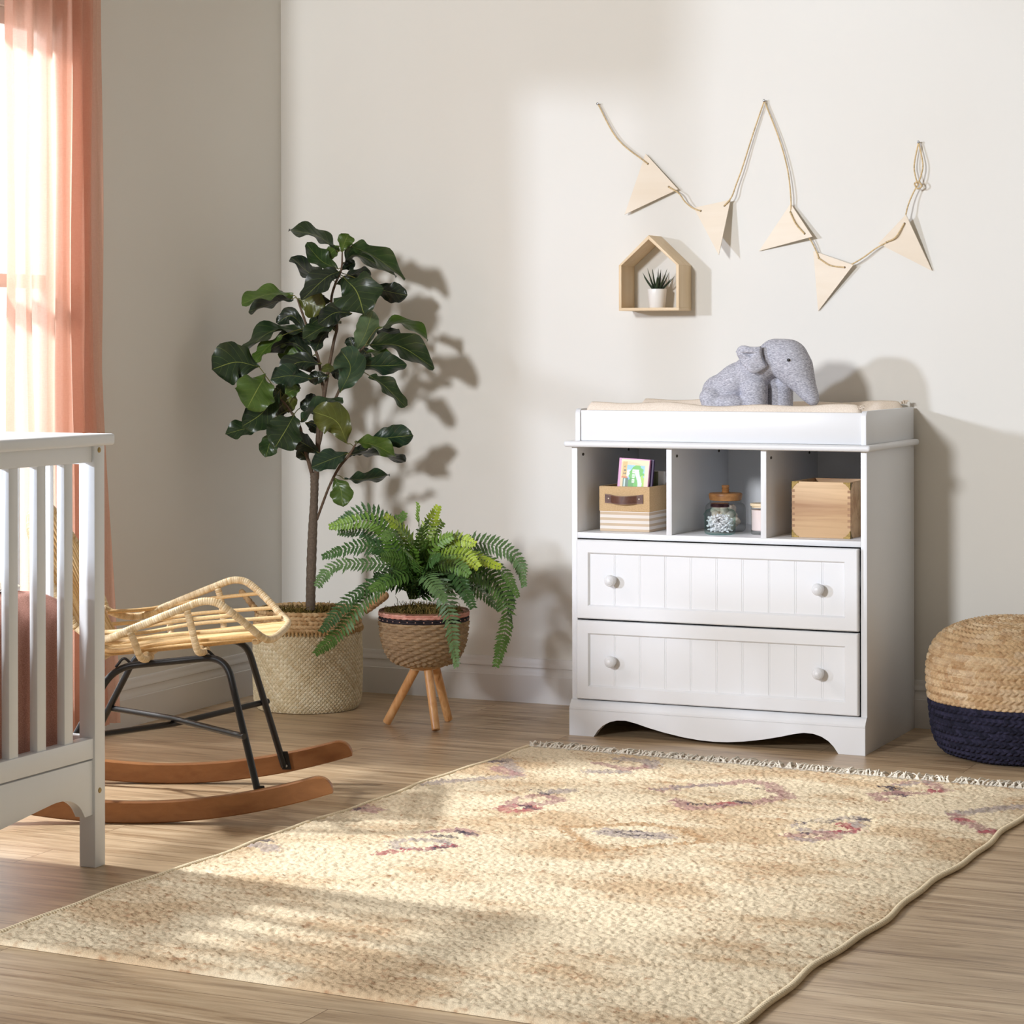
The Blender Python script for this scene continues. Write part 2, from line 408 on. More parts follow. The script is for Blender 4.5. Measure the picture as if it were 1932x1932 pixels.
pad = thing('changing_pad', 'beige knit contoured changing pad lying in the white tray', 'changing pad', (.46, .28, TZ))
part('pad_cover', mb, PADM, pad, 60)
for (x, y, z) in ((.884, .052, .981), (.884, .508, .986)):
    mb = MB()
    for k in range(14):
        a = rng.uniform(0, 6.28); p = np.array([x+rng.uniform(-.012, .004), y+rng.uniform(-.01, .01), z-.006])
        q = p+np.array([.008*math.cos(a)+.006, .008*math.sin(a), rng.uniform(.004, .012)]); tube(mb, np.array([p, (p+q)/2+np.array([0, 0, .004]), q]), .0014, 5)
    part('gathered_corner', mb, PADM, pad)

# ================================================================== ELEPHANT
GREY = fabric('grey_heather_jersey', S(138, 138, 150), S(216, 216, 224), (150, 150, 560), .95, .35)
EY = .2
def EP(a, b, y=EY): p = at(1300+a/6.44, 600+b/6.44, 'y', EY); return np.array([p[0], y, p[2]])
el = thing('stuffed_elephant', 'grey plush elephant sitting on the beige changing pad', 'stuffed toy', (.53, .2, .92))
mb = MB(); PXM = 1/(6.44*585)   # metres per zoom pixel across
def ell(a, b, rx, rz, ry, rot=0, dy=0): ellipsoid(mb, EP(a, b, EY+dy), (rx*PXM, ry, rz*PXM*.92), roty(rot))
ell(420, 890, 245, 215, .062, 0)
ell(410, 950, 235, 200, .062, 0)
ell(500, 800, 260, 190, .062, math.radians(-35))
ell(560, 780, 300, 215, .064, math.radians(-38))
ell(760, 690, 240, 240, .062, math.radians(-40))
ell(880, 560, 250, 210, .058, math.radians(-25))
def chain(pts):
    for (p0, r0, t0), (p1, r1, t1) in zip(pts[:-1], pts[1:]):
        for f in np.linspace(0, 1, 7): ell(p0[0]+(p1[0]-p0[0])*f, p0[1]+(p1[1]-p0[1])*f, r0+(r1-r0)*f, r0+(r1-r0)*f, t0+(t1-t0)*f)
chain([((1060, 455), 205, .056), ((1190, 500), 245, .06), ((1270, 600), 220, .056), ((1330, 700), 178, .047), ((1400, 820), 132, .036), ((1465, 930), 100, .028), ((1500, 985), 78, .022), ((1512, 1010), 60, .017)])
for dy, a in ((-.03, 835), (.035, 1060)):
    for f in np.linspace(0, 1, 8): ell(a+10*f, 850+330*f, 150-12*f, 150, .040, 0, dy)
for dy, a in ((-.04, 352), (.04, 350)):
    for f in np.linspace(0, 1, 6): ell(a+60*f-20, 960+170*f, 140, 130, .040, 0, dy)
ell(560, 1030, 200, 110, .04, 0, -.045)
body = part('body', mb, GREY, el)
rm = body.modifiers.new('remesh', 'REMESH'); rm.mode = 'VOXEL'; rm.voxel_size = .0032; rm.use_smooth_shade = True
sm = body.modifiers.new('smooth', 'SMOOTH'); sm.factor = .6; sm.iterations = 10
mb = MB()   # ear: soft flap with a folded top
out = [(945, 345), (968, 430), (985, 505), (1020, 578), (975, 625), (915, 665), (860, 660), (800, 620), (735, 560), (680, 480), (672, 430), (700, 390), (760, 400), (840, 385)]
C0 = EP(850, 500, EY-.076); rim = [EP(a, b, EY-.066-.007*math.sin(i*1.3)-(.006 if 4 <= i <= 8 else 0)) for i, (a, b) in enumerate(out)]
rim = spline(rim, 56, True); rings = [rim]
for f in (.97, .75, .4): rings.append(C0+(rim-C0)*f+np.array([0, -.006 if f < .97 else -.003, 0]))
V = np.concatenate(rings+[C0[None]+np.array([[0, -.006, 0]])]); F = []
for k in range(3): F += [[k*56+i, k*56+(i+1) % 56, (k+1)*56+(i+1) % 56, (k+1)*56+i] for i in range(56)]
F += [[3*56+i, 3*56+(i+1) % 56, 4*56] for i in range(56)]
mb.add(V, F); mb.add(V+np.array([0, .012, 0]), [f[::-1] for f in F])
nn = len(V); mb.F += [[i, i+nn, (i+1) % 56+nn, (i+1) % 56] for i in range(56)]
ear = part('ear', mb, GREY, el, 60)
mb = MB(); tube(mb, spline([EP(680, 425, EY-.070), EP(740, 372, EY-.072), EP(840, 385, EY-.074), EP(950, 375, EY-.066)], 24), np.array([.006+.004*math.sin(i/23*3.1) for i in range(24)]), 10)
tube(mb, spline([EP(700, 400, EY-.070), EP(800, 400, EY-.080), EP(950, 410, EY-.072)], 24), .006, 10); part('ear_fold', mb, GREY, ear, 60)
mb = MB(); ellipsoid(mb, EP(1282, 510, EY-.058), (.0050, .003, .0044)); part('eye', mb, plain('black_bead', S(22, 20, 22), .25), el)
mb = MB(); tube(mb, spline([EP(945, 345, EY-.062), EP(972, 445, EY-.070), EP(1020, 575, EY-.070)], 20), .0011, 6); part('seam', mb, plain('grey_thread', S(110, 110, 120), .9), el)

# ================================================================== CUBBY CONTENT
SZ = .6022
# fabric bin
BURLAP = fabric('tan_burlap', S(186, 152, 110), S(218, 188, 146), (700, 700, 700), .9, .5)
def stripes():
    m = M('striped_canvas'); m.set(Roughness=.9, Specular_IOR_Level=.15)
    t = m.n('ShaderNodeTexCoord'); sp = m.n('ShaderNodeSeparateXYZ'); m.L(t.outputs['Object'], sp.inputs[0])
    a = m.n('ShaderNodeMath', operation='MULTIPLY'); m.L(sp.outputs[2], a.inputs[0]); a.inputs[1].default_value = 1/.0166
    fr = m.n('ShaderNodeMath', operation='FRACT'); m.L(a.outputs[0], fr.inputs[0])
    g = m.n('ShaderNodeMath', operation='GREATER_THAN'); m.L(fr.outputs[0], g.inputs[0]); g.inputs[1].default_value = .46
    v = m.coord('Object', (800, 800, 800)); n = m.noise(v, 1, 2)
    c = m.mix(g.outputs[0], S(204, 182, 156), S(228, 219, 209)); m.color(m.mix(.12, c, n, 'SOFT_LIGHT')); m.bump(n, .3, .0008); return m.m
STRIPE = stripes()
bx0, bx1, by0, by1 = .061, .2215, .090, .33
bin_ = thing('fabric_bin', 'tan burlap storage bin with striped base and brown leather pull in left cubby', 'storage bin', ((bx0+bx1)/2, .2, SZ))
def open_box(x0, x1, y0, y1, z0, z1, t, floor=True, b=.0015):
    m = MB(); box(m, x0, x1, y0, y0+t, z0, z1, b); box(m, x0, x1, y1-t, y1, z0, z1, b)
    box(m, x0, x0+t, y0+t*.5, y1-t*.5, z0, z1, b); box(m, x1-t, x1, y0+t*.5, y1-t*.5, z0, z1, b)
    if floor: box(m, x0+t*.5, x1-t*.5, y0+t*.5, y1-t*.5, z0, z0+t, 0)
    return m
part('striped_base', open_box(bx0+.001, bx1-.001, by0+.001, by1-.001, SZ, .667, .005), STRIPE, bin_)
part('burlap_band', open_box(bx0-.0005, bx1+.0005, by0-.001, by1+.001, .662, .737, .006, False, .002), BURLAP, bin_)
LEATH = plain('brown_leather', S(98, 62, 48), .45, .3, 120, .4)
hx0, hx1, hz = .080, .202, .7005
xs_ = np.linspace(hx0, hx1, 40); mb = MB(); V = []
for x in xs_:
    f = (x-hx0)/(hx1-hx0); bow = .016*max(0, math.sin((f-.16)/.68*math.pi)) if .16 < f < .84 else 0
    hw = .0135-.001*math.sin(f*math.pi); dz = -.004*math.sin(f*math.pi)
    for yy, zz in ((0, -hw), (-.0028, -hw), (-.0028, hw), (0, hw)): V.append((x, by0-.0012-bow+yy, hz+dz+zz))
F = grid_faces(40, 4, False, True).tolist()+[[0, 1, 2, 3], [159, 158, 157, 156]]
hd = part('handle', mb.add(V, F), LEATH, bin_, 30, label='brown leather pull with rivets')
RIV = plain('pale_rivet', S(232, 214, 190), .3, Metallic=.3)
for x in (hx0+.012, hx1-.012):
    mb = MB(); ellipsoid(mb, (x, by0-.0045, hz), (.0022, .0015, .0022)); part('rivet', mb, RIV, hd)
for z in (hz-.0115, hz+.0115):
    mb = MB()
    for k in range(30):
        x = hx0+.003+k*(hx1-hx0-.006)/29; f = (x-hx0)/(hx1-hx0); bow = .016*max(0, math.sin((f-.16)/.68*math.pi)) if .16 < f < .84 else 0
        zz = z-.004*math.sin(f*math.pi)*1.0; box(mb, x-.0012, x+.0012, by0-.0046-bow, by0-.0036-bow, zz-.0004, zz+.0004, 0)
    part('stitching', mb, plain('tan_thread', S(190, 160, 140), .8), hd)

# books in the bin
def book(label, x0, y0, wd, ht, th, covc, pagec, lean, roll, z0=.61, art=False):
    o = thing('picture_book', label, 'book', (x0, y0, z0), 'books in the fabric bin')
    ax = np.array([math.cos(roll), 0, -math.sin(roll)]); az = np.array([math.sin(roll)*math.cos(lean), math.sin(lean), math.cos(roll)*math.cos(lean)]); ay = np.cross(az, ax)
    P0 = np.array([x0, y0, z0]); xf = lambda V: P0+V[:, :1]*ax+V[:, 1:2]*ay+V[:, 2:]*az
    cm = plain('book_cover', covc, .35, .05); mb = MB()
    box(mb, 0, wd, 0, .0016, 0, ht, .0005, 1, xf); box(mb, 0, wd, th-.0016, th, 0, ht, .0005, 1, xf); box(mb, 0, .0018, 0, th, 0, ht, .0005, 1, xf)
    part('cover', mb, cm, o)
    mb = MB(); box(mb, .0015, wd-.0025, .0015, th-.0015, .002, ht-.0025, 0, 1, xf); part('pages', mb, plain('book_pages', pagec, .8, .15, 400), o)
    if art:
        nx, nz = 60, 130; X, Z = np.meshgrid(np.linspace(.003, wd-.001, nx), np.linspace(.003, ht-.003, nz), indexing='ij')
        u = (X/wd); v = (Z-(ht-.1))/.1     # v: 0..1 over the visible top
        c = np.zeros((nx, nz, 3)); c[:] = S(236, 206, 160)[:3]
        def setc(mk, col): c[mk] = col[:3]
        ns = .02*np.sin(u*31+v*17)+.02*np.sin(v*41-u*13)
        setc((u > .86), S(246, 216, 186)); setc(v > .86+.05*np.sin(u*5), S(248, 226, 176))
        pic = (u > .29) & (u < .85) & (v < .80); setc(pic, S(150, 200, 236))
        setc(pic & (np.hypot(u-.36, (v-.55)*.9) < .1), S(238, 244, 250))
        setc(pic & (np.hypot((u-.60+ns), (v-.42)*.62) < .24), S(104, 188, 70))
        setc(pic & (np.hypot((u-.78+ns), (v-.25)*.5) < .13), S(170, 214, 78))
        setc(pic & (np.hypot((u-.42+ns), (v-.22)*.6) < .12), S(86, 160, 62))
        path = pic & (np.abs(u-.66-.06*np.sin(v*7)) < .055+.03*v) & (v < .68); setc(path, S(226, 240, 246))
        setc(pic & (np.hypot(u-.70, (v-.1)*.7) < .045), S(40, 32, 44)); setc(pic & (np.hypot(u-.72, v-.02) < .05), S(224, 178, 130))
        setc((u > .13) & (u < .28) & (v < .9) & (v > .42), S(214, 180, 104)); setc((u > .12) & (u < .31) & (np.abs(v-.43) < .025), S(214, 120, 52))
        setc((u > .17) & (u < .34) & (v < .40), S(92, 120, 96)); setc((u > .2) & (u < .25) & (v < .38) & (v > .1), S(206, 224, 214)); setc((np.hypot(u-.3, (v-.1)) < .06), S(116, 62, 32))
        for zz, pat in ((.74, ((.19, .004, .02), (.23, .004, .03))), (.64, ((.18, .02, .005), (.2, .004, .03), (.235, .004, .03))), (.54, ((.18, .004, .03), (.2, .02, .005), (.235, .004, .03)))):
            for (pu, hw_, hh) in pat: setc((np.abs(u-pu) < hw_+.006) & (np.abs(v-zz) < hh*.8), S(96, 82, 52))
        for zz in (.62, .47, .33):   # pale title strokes
            fr_ = (np.abs(u-.5) < .045) & (np.abs(v-zz) < .055); inn = (np.abs(u-.5) < .025) & (np.abs(v-zz) < .03)
            setc(fr_ & ~inn, S(244, 250, 236)); setc((np.abs(u-.5) < .012) & (np.abs(v-zz) < .05), S(244, 250, 236))
        setc((u < .085) | (v > .955) | (u > .985), S(214, 150, 190))
        V = xf(np.stack([X.ravel(), np.full(X.size, -.0004), Z.ravel()], 1)); mb = MB().add(V, grid_faces(nx, nz), c.reshape(-1, 3))
        am = M('cover_print'); am.set(Roughness=.35); am.color(am.attr()); part('cover_picture', mb, am.m, o, col=True)
    return o
book('pink storybook with a painted garden cover, frontmost in the burlap bin', .0955, .118, .099, .212, .010, S(214, 150, 190), S(196, 196, 150), .10, .05, art=True)
book('dark purple picture book right behind the pink storybook in the bin', .104, .1325, .098, .211, .008, S(70, 48, 92), S(120, 150, 110), .10, .05)
book('dark green short book in the back of the burlap bin', .128, .2, .072, .168, .012, S(96, 98, 70), S(110, 112, 84), .03, .01)
book('short book with white page edges at the back right of the bin', .135, .225, .078, .168, .016, S(228, 224, 218), S(236, 232, 226), .03, .01)

# glass jars
def glass(name, tint, rough=0.0):
    m = M(name); m.t.nodes.remove(m.b); tr = m.n('ShaderNodeBsdfTransparent'); gl = m.n('ShaderNodeBsdfGlossy'); lw = m.n('ShaderNodeLayerWeight'); lw.inputs[0].default_value = .35
    m.L(m.mix(lw.outputs['Facing'], (1, 1, 1, 1), tint), tr.inputs[0]); gl.inputs['Roughness'].default_value = .03
    ms = m.n('ShaderNodeMixShader')
    pw = m.n('ShaderNodeMath', operation='POWER'); m.L(lw.outputs['Facing'], pw.inputs[0]); pw.inputs[1].default_value = 3.0; m2_ = m.n('ShaderNodeMath', operation='MULTIPLY_ADD'); m.L(pw.outputs[0], m2_.inputs[0]); m2_.inputs[1].default_value = .30; m2_.inputs[2].default_value = .03; m.L(m2_.outputs[0], ms.inputs[0]); m.L(tr.outputs[0], ms.inputs[1]); m.L(gl.outputs[0], ms.inputs[2]); m.L(ms.outputs[0], m.t.nodes['Material Output'].inputs[0]); return m.m
CLEAR = glass('clear_glass', (.72, .73, .71, 1)); AQUA = glass('aqua_glass', (.50, .74, .70, 1))
jc = (.436, .108)
jar = thing('glass_jar', 'small aqua glass jar with dark screw lid filled with white cotton swabs', 'jar', (jc[0], jc[1], SZ))
outp = [(0, 0), (.036, 0), (.0435, .003), (.0455, .008), (.0455, .054), (.0478, .058), (.0478, .0605), (.0452, .064), (.041, .071), (.032, .0745), (.0275, .0755), (.0275, .080)]
inp = [(.0255, .080), (.0255, .076), (.031, .0725), (.0395, .068), (.0428, .060), (.0428, .009), (.039, .005), (0, .0045)]
part('glass_body', lathe(MB(), [(r, z+SZ) for r, z in outp], 56, jc), AQUA, jar, 50)
DLID = plain('dark_metal_lid', S(58, 36, 40), .22, .05, Metallic=.6)
part('lid', lathe(MB(), [(0, SZ+.0915), (.026, SZ+.0915), (.0282, SZ+.0895), (.0282, SZ+.086), (.0274, SZ+.0855), (.0282, SZ+.085), (.0282, SZ+.0805), (.0277, SZ+.0805), (.0265, SZ+.0806), (0, SZ+.0806)], 48, jc), DLID, jar, 40)
COT = plain('white_cotton', S(248, 248, 250), .95, .03, 300)
mb = MB(); cr = random.Random(3)
for k in range(150):
    z = SZ+.012+cr.random()*.042; a = cr.uniform(0, 6.283); rr = .033*math.sqrt(cr.random()); c = np.array([jc[0]+rr*math.cos(a), jc[1]+rr*math.sin(a), z])
    d = np.array([cr.uniform(-1, 1), cr.uniform(-1, 1), cr.uniform(-.5, .5)]); d /= np.linalg.norm(d); Lh = cr.uniform(.010, .017)
    p, q = c-d*Lh, c+d*Lh
    for e in (p, q):
        off = e[:2]-np.array(jc); r_ = np.linalg.norm(off)
        if r_ > .0395: e[:2] = np.array(jc)+off*.0395/r_
        e[2] = min(max(e[2], SZ+.008), SZ+.058)
    tube(mb, np.array([p, q]), .0011, 5); dd = (q-p)/(np.linalg.norm(q-p)+1e-9)
    for e, s in ((p, 1), (q, -1)): tube(mb, np.array([e, e+dd*s*.002, e+dd*s*.005, e+dd*s*.0075]), [.0015, .0025, .0023, .0012], 6)
tag(part('cotton_swabs', mb, COT, origin=(jc[0], jc[1], SZ)), 'white cotton swabs heaped inside the small aqua glass jar', 'cotton swabs', kind='stuff')
kc = (.4125, .225)
j2 = thing('apothecary_jar', 'wider clear glass jar with turned wooden lid behind the cotton swab jar', 'jar', (kc[0], kc[1], SZ))
outp = [(0, 0), (.052, 0), (.0585, .004), (.0600, .010), (.0600, .070), (.058, .078), (.052, .083), (.047, .0855), (.047, .092)]
inp = [(.0445, .092), (.0445, .085), (.050, .0805), (.0555, .075), (.0572, .069), (.0572, .010), (.054, .006), (0, .005)]
part('glass_body', lathe(MB(), [(r, z+SZ) for r, z in outp], 56, kc), CLEAR, j2, 50)
LIDW = wood('acacia_wood', S(190, 138, 84), S(138, 90, 46), 'x', 2.2)
ld = part('wooden_lid', lathe(MB(), [(0, SZ+.115), (.047, SZ+.1145), (.0500, SZ+.112), (.0505, SZ+.109), (.0485, SZ+.098), (.0475, SZ+.0935), (.046, SZ+.0925), (0, SZ+.0925)], 56, kc), LIDW, j2, 35)
part('lid_knob', lathe(MB(), [(.0095, SZ+.114), (.0105, SZ+.117), (.0115, SZ+.119), (.0095, SZ+.1205), (.0116, SZ+.1245), (.0094, SZ+.1275), (.0116, SZ+.132), (.0115, SZ+.136), (.010, SZ+.1375), (0, SZ+.138)], 32, kc), LIDW, ld, 35)
mb = MB()
for k in range(26):
    a = k*2.4; rr = .034*math.sqrt((k % 7+.5)/7); ellipsoid(mb, (kc[0]+rr*math.cos(a), kc[1]+rr*math.sin(a), SZ+.02+.045*((k//7)/3.2)), (.0185, .0185, .012), roty(k), 14, 8)
tag(part('cotton_pads', mb, plain('cream_cotton', S(236, 224, 208), .95, .05, 200), origin=(kc[0], kc[1], SZ)), 'cream cotton pads inside the jar with the wooden lid', 'cotton pads', kind='stuff')
cc = (.5505, .160)
cd = thing('jar_candle', 'pale pink wax candle in clear glass with a flat light wood lid', 'candle', (cc[0], cc[1], SZ))
part('glass_cup', lathe(MB(), [(r, z+SZ) for r, z in [(0, 0), (.0325, 0), (.0345, .003), (.0350, .0832)]], 48, cc), CLEAR, cd, 50)
part('wax', lathe(MB(), [(r, z+SZ) for r, z in [(0, .0108), (.0300, .0109), (.0325, .0135), (.0329, .072), (0, .072)]], 40, cc), plain('pink_wax', S(232, 214, 208), .5, .03), cd, 40)
part('wooden_lid', lathe(MB(), [(r, z+SZ) for r, z in [(0, .0785), (.0325, .0785), (.0325, .0835), (.0365, .0837), (.0370, .086), (.0368, .090), (.0355, .0912), (0, .0914)]], 48, cc), wood('pale_birch', S(240, 220, 186), S(222, 196, 156), 'x', 2), cd, 35)

# wooden crate with brass corners
wx0, wx1, wy0, wy1, wz1 = .6615, .8365, .092, .30, .7635
crate = thing('wooden_box', 'light wooden box with finger joints and brass corners in right cubby', 'box', ((wx0+wx1)/2, .2, SZ))
CRW = wood('mango_wood', S(222, 188, 144), S(158, 114, 76), 'x', .6, .55, (.30, .58))
DKW = wood('dark_end_grain', S(176, 134, 92), S(140, 100, 64), 'z', 1.2)
part('front_board', box(MB(), wx0, wx1, wy0, wy0+.010, SZ, wz1, .001), CRW, crate)
part('back_board', box(MB(), wx0, wx1, wy1-.010, wy1, SZ, wz1, .001), CRW, crate)
part('side_board', box(MB(), wx0, wx0+.010, wy0+.010, wy1-.010, SZ, wz1, .001), CRW, crate)
part('side_board', box(MB(), wx1-.010, wx1, wy0+.010, wy1-.010, SZ, wz1, .001), CRW, crate)
part('bottom_board', box(MB(), wx0+.010, wx1-.010, wy0+.010, wy1-.010, SZ, SZ+.008, 0), CRW, crate)
for k in range(7):
    z = SZ+.030+k*.0168
    for x0, x1 in ((wx0-.0003, wx0+.0085), (wx1-.0085, wx1+.0003)): part('finger_joint', box(MB(), x0, x1, wy0-.0004, wy0+.005, z, z+.0075, 0), DKW, crate)
BRASS = plain('aged_brass', S(138, 114, 66), .4, .4, 200, .3, Metallic=.85)
for sx, x in ((1, wx0), (-1, wx1)):
    for sz, z in ((1, SZ), (-1, wz1)):
        q = [(0, 0), (.022, 0), (.021, .004), (.0155, .0055), (.0125, .009), (.009, .0125), (.0055, .0155), (.004, .021), (0, .022)]
        mb = MB(); prism(mb, [(x-sx*.0008+sx*a, z+sz*b*(1 if sz > 0 else 1)) for a, b in q], wy0-.0012, wy0+.0004, 'y')
        prism(mb, [(wy0-.0012+a, z+sz*b) for a, b in q], x-sx*.0010, x+sx*.0004, 'x'); part('corner_plate', mb, BRASS, crate, 30)

# ================================================================== HOUSE SHELF
PINE = wood('pine_wood', S(240, 218, 184), S(222, 194, 154), 'x', 1.0, .5, (.3, .7)); PINEZ = wood('pine_wood_upright', S(240, 218, 184), S(222, 194, 154), 'z', 1.0, .5, (.3, .7))
hx0, hx1, hz0, hz1, hap, hy0, hy1 = -.0165, .1845, 1.2665, 1.409, 1.5025, .442, YW-.001; hc = (hx0+hx1)/2; t = .009
hs = thing('house_shelf', 'small pine house-shaped wall shelf holding one succulent', 'wall shelf', (hc, .5, hz0))
part('bottom_board', box(MB(), hx0, hx1, hy0, hy1, hz0, hz0+t, .0008), PINE, hs)
for x0 in (hx0, hx1-t):
    part('side_board', box(MB(), x0, x0+t, hy0, hy1, hz0+t, hz1, .0008), PINEZ, hs)
dx, dz = (hx1-hx0)/2, hap-hz1; nrm = np.array([-dz, dx])/math.hypot(dx, dz)*t*1.12
part('roof_board', prism(MB(), [(hx0, hz1), (hc, hap), (hc, hap-t*1.5), (hx0+t, hz1-.0002)], hy0, hy1, 'y', .0006), PINE, hs)
part('roof_board', prism(MB(), [(hx1, hz1), (hc, hap), (hc, hap-t*1.5), (hx1-t, hz1-.0002)], hy0, hy1, 'y', .0006), PINE, hs)
pc = (.0905, .499); pz = hz0+t
sp = thing('potted_succulent', 'spiky green succulent in white cup inside the house shelf', 'potted plant', (pc[0], pc[1], pz))
part('pot', lathe(MB(), [(r, z+pz) for r, z in [(0, 0), (.0235, 0), (.0255, .002), (.0305, .058), (.0302, .0595), (.0285, .0595), (.0275, .050), (0, .050)]], 40, pc), plain('white_ceramic', S(240, 238, 234), .3, .01), sp, 40)
SUC = plain('succulent_green', S(56, 74, 54), .45, .35, 60)
for k in range(17):
    a = k*2.4+.4; tilt = .10+.98*(k/17)**.9; Lk = (.066+.012*(k/17))*rng.uniform(.9, 1.1)
    d = np.array([math.sin(tilt)*math.cos(a), math.sin(tilt)*math.sin(a)*.7, math.cos(tilt)]); p0 = np.array([pc[0]+.006*math.cos(a), pc[1]+.006*math.sin(a), pz+.050])
    P = np.array([p0, p0+d*Lk*.35, p0+d*Lk*.7+np.array([0, 0, .002]), p0+d*Lk+np.array([0, 0, .006])]); P = spline(P, 14)
    mb = MB(); tube(mb, P, .0068*np.linspace(1, 0, 14)**.75*(.75+.25*np.sin(np.linspace(0, 3.1, 14)))+.0003, 8, flat=.5); part('leaf', mb, SUC, sp, 50)

# ================================================================== PENNANT GARLAND
BIRCH = wood('birch_plywood', S(238, 226, 208), S(224, 207, 182), 'x', .35, .55, (.2, .8)); TW = attrmat('jute_twine', .9, 900, .3, .5)
gar = thing('pennant_garland', 'garland of five plywood triangle pennants on jute twine across the back wall', 'garland', (.55, YW-.02, 1.62))
def wp(u, v, d): return at(u, v, 'y', YW-d)      # a point standing d metres off the wall
flags = [  # corners (pixel, distance off wall): top edge pair then apex
    ((1218, 290, .012), (1279, 357, .020), (1178.5, 404.5, .022)),
    ((1309, 392, .018), (1378, 377, .020), (1356, 481, .075)),
    ((1491.5, 384, .016), (1532.5, 446.5, .034), (1432, 473.5, .008)),
    ((1534.5, 473.5, .010), (1609.5, 500, .028), (1543.5, 587, .007)),
    ((1657, 459.5, .010), (1709, 405, .040), (1758.5, 511, .008))]
holes = []
for A, B, C3 in flags:
    a, b, c = wp(*A), wp(*B), wp(*C3); nrm_ = np.cross(b-a, c-a); nrm_ /= np.linalg.norm(nrm_)
    if nrm_[1] > 0: nrm_ = -nrm_
    th = .0028; cen = (a+b+c)/3
    mb = MB(); V = [a, b, c, a-nrm_*th, b-nrm_*th, c-nrm_*th]; mb.add(V, [[0, 1, 2], [5, 4, 3], [0, 3, 4, 1], [1, 4, 5, 2], [2, 5, 3, 0]])
    f = part('pennant', mb, BIRCH, gar, 20)
    ha = a+(b-a)*.13+(c-a)*.09; hb = b+(a-b)*.13+(c-b)*.09; holes.append((ha, hb, nrm_))
    mb = MB(); 
    for h in (ha, hb):
        e1 = (b-a)/np.linalg.norm(b-a); e2 = np.cross(nrm_, e1); aa = np.linspace(0, 2*np.pi, 14, endpoint=False)
        mb.add([h+nrm_*.0003+.0034*(math.cos(x)*e1+math.sin(x)*e2) for x in aa], [list(range(14))])
    part('hole', mb, plain('hole_shade', S(120, 100, 74), .9), f)
def twine(_, P, r=.0019):
    mb = MB()
    P, s = resample(spline(P, 50), .0012); ph = s/.006*2*np.pi; T, N, B = frames(P)
    c = np.array(S(226, 200, 154)[:3])*(.8+.35*hashf(np.floor(s/.004))[:, None])
    for o in (0, np.pi): tube(mb, P+.0012*(np.cos(ph+o)[:, None]*N+np.sin(ph+o)[:, None]*B), r*.76, 6, col=c)
    part('twine', mb, TW, gar, 60, col=True)
off = lambda h, k=.004: h[0]
H_ = holes; up = np.array([0, 0, 1.]); fw_ = np.array([0, -1., 0])
hook = [wp(1128, 196, .012), wp(1442, 190, .012), wp(1733, 268, .014)]
mb = MB()
twine(mb, [hook[0], wp(1165, 262, .016), H_[0][0]+fw_*.003]); twine(mb, [H_[0][1]+fw_*.003, wp(1281, 365, .03), wp(1292, 380, .026), wp(1306, 392, .022), H_[1][0]+fw_*.003])
twine(mb, [H_[1][1]+fw_*.003, wp(1380, 372, .026), wp(1389, 348, .02), wp(1400, 318, .018), wp(1420, 255, .014), hook[1]])
twine(mb, [hook[1], wp(1470, 262, .014), wp(1486, 320, .016), wp(1492, 372, .020), H_[2][0]-fw_*.002, H_[2][0]+fw_*.003])
twine(mb, [H_[2][0]+fw_*.004, H_[2][0]*.5+H_[2][1]*.5+fw_*.005+np.array([-.004, 0, -.003]), H_[2][1]+fw_*.004])
twine(mb, [H_[2][1]-fw_*.003, wp(1530, 454, .018), wp(1541, 476, .014), H_[3][0]+fw_*.003])
twine(mb, [H_[3][0]+fw_*.004, H_[3][0]*.5+H_[3][1]*.5+fw_*.004+np.array([-.004, 0, -.008]), H_[3][1]+fw_*.004])
twine(mb, [H_[3][1]-fw_*.003, wp(1612, 496, .022), wp(1630, 485, .02), wp(1652, 469, .016), H_[4][0]-fw_*.002, H_[4][0]+fw_*.003])
twine(mb, [H_[4][0]+fw_*.004, H_[4][0]*.55+H_[4][1]*.45+fw_*.006+np.array([.005, 0, -.010]), H_[4][1]+fw_*.004])
twine(mb, [H_[4][1]-fw_*.003, wp(1710, 400, .035), wp(1716, 380, .03), wp(1724, 362, .026), wp(1732, 348, .024)])
twine(mb, [wp(1732, 348, .024), wp(1727, 332, .022), wp(1725, 310, .018), hook[2]]); twine(mb, [wp(1732, 347, .026), wp(1738, 330, .024), wp(1741, 308, .020), hook[2]])
twine(mb, [wp(1725, 346, .028), wp(1733, 343, .03), wp(1739, 351, .028), wp(1731, 356, .028), wp(1725, 347, .026)], .0024)
mb = MB()
for hk in hook: tube(mb, [hk+np.array([0, .0105, 0]), hk+np.array([0, -.003, 0])], .0016, 8); ellipsoid(mb, hk+np.array([0, -.004, 0]), (.004, .0015, .004))
part('nail', mb, plain('steel_nail', S(150, 150, 150), .35, Metallic=.9), gar)

# ================================================================== POUF (braided jute)
pcx, pcy, pr = 1.318, .214, .283
pouf = thing('pouf', 'round braided jute pouf with navy blue lower half beside the dresser', 'pouf', (pcx, pcy, 0))
prof = spline([(.180, 0.004), (.222, .006), (.250, .026), (.268, .07), (.278, .14), (.283, .205), (.280, .265), (.262, .315), (.225, .350), (.165, .372), (.09, .381), (.004, .384)], 200)
prof, s = resample(prof, .0026)
rowh = .0212; nth = 96; sub = 9; NT = nth*sub
th = np.arange(NT)/NT*2*np.pi
S_, TH = np.meshgrid(s, th); 
row = np.floor(S_/rowh); p = S_/rowh-row; cnt = np.maximum(6, np.round(nth*np.interp(s, s, prof[:, 0])/pr)); 
rowc = np.array([np.median(cnt[np.floor(s/rowh) == k]) for k in range(int(s[-1]/rowh)+1)])
CN = np.round(rowc[row.astype(int)])
dirn = 1.0
ph = TH/(2*np.pi)*CN + row*.5
upper = p > .5; ph2 = ph+np.abs(p-.5)*1.1+np.where(upper, .5, 0)
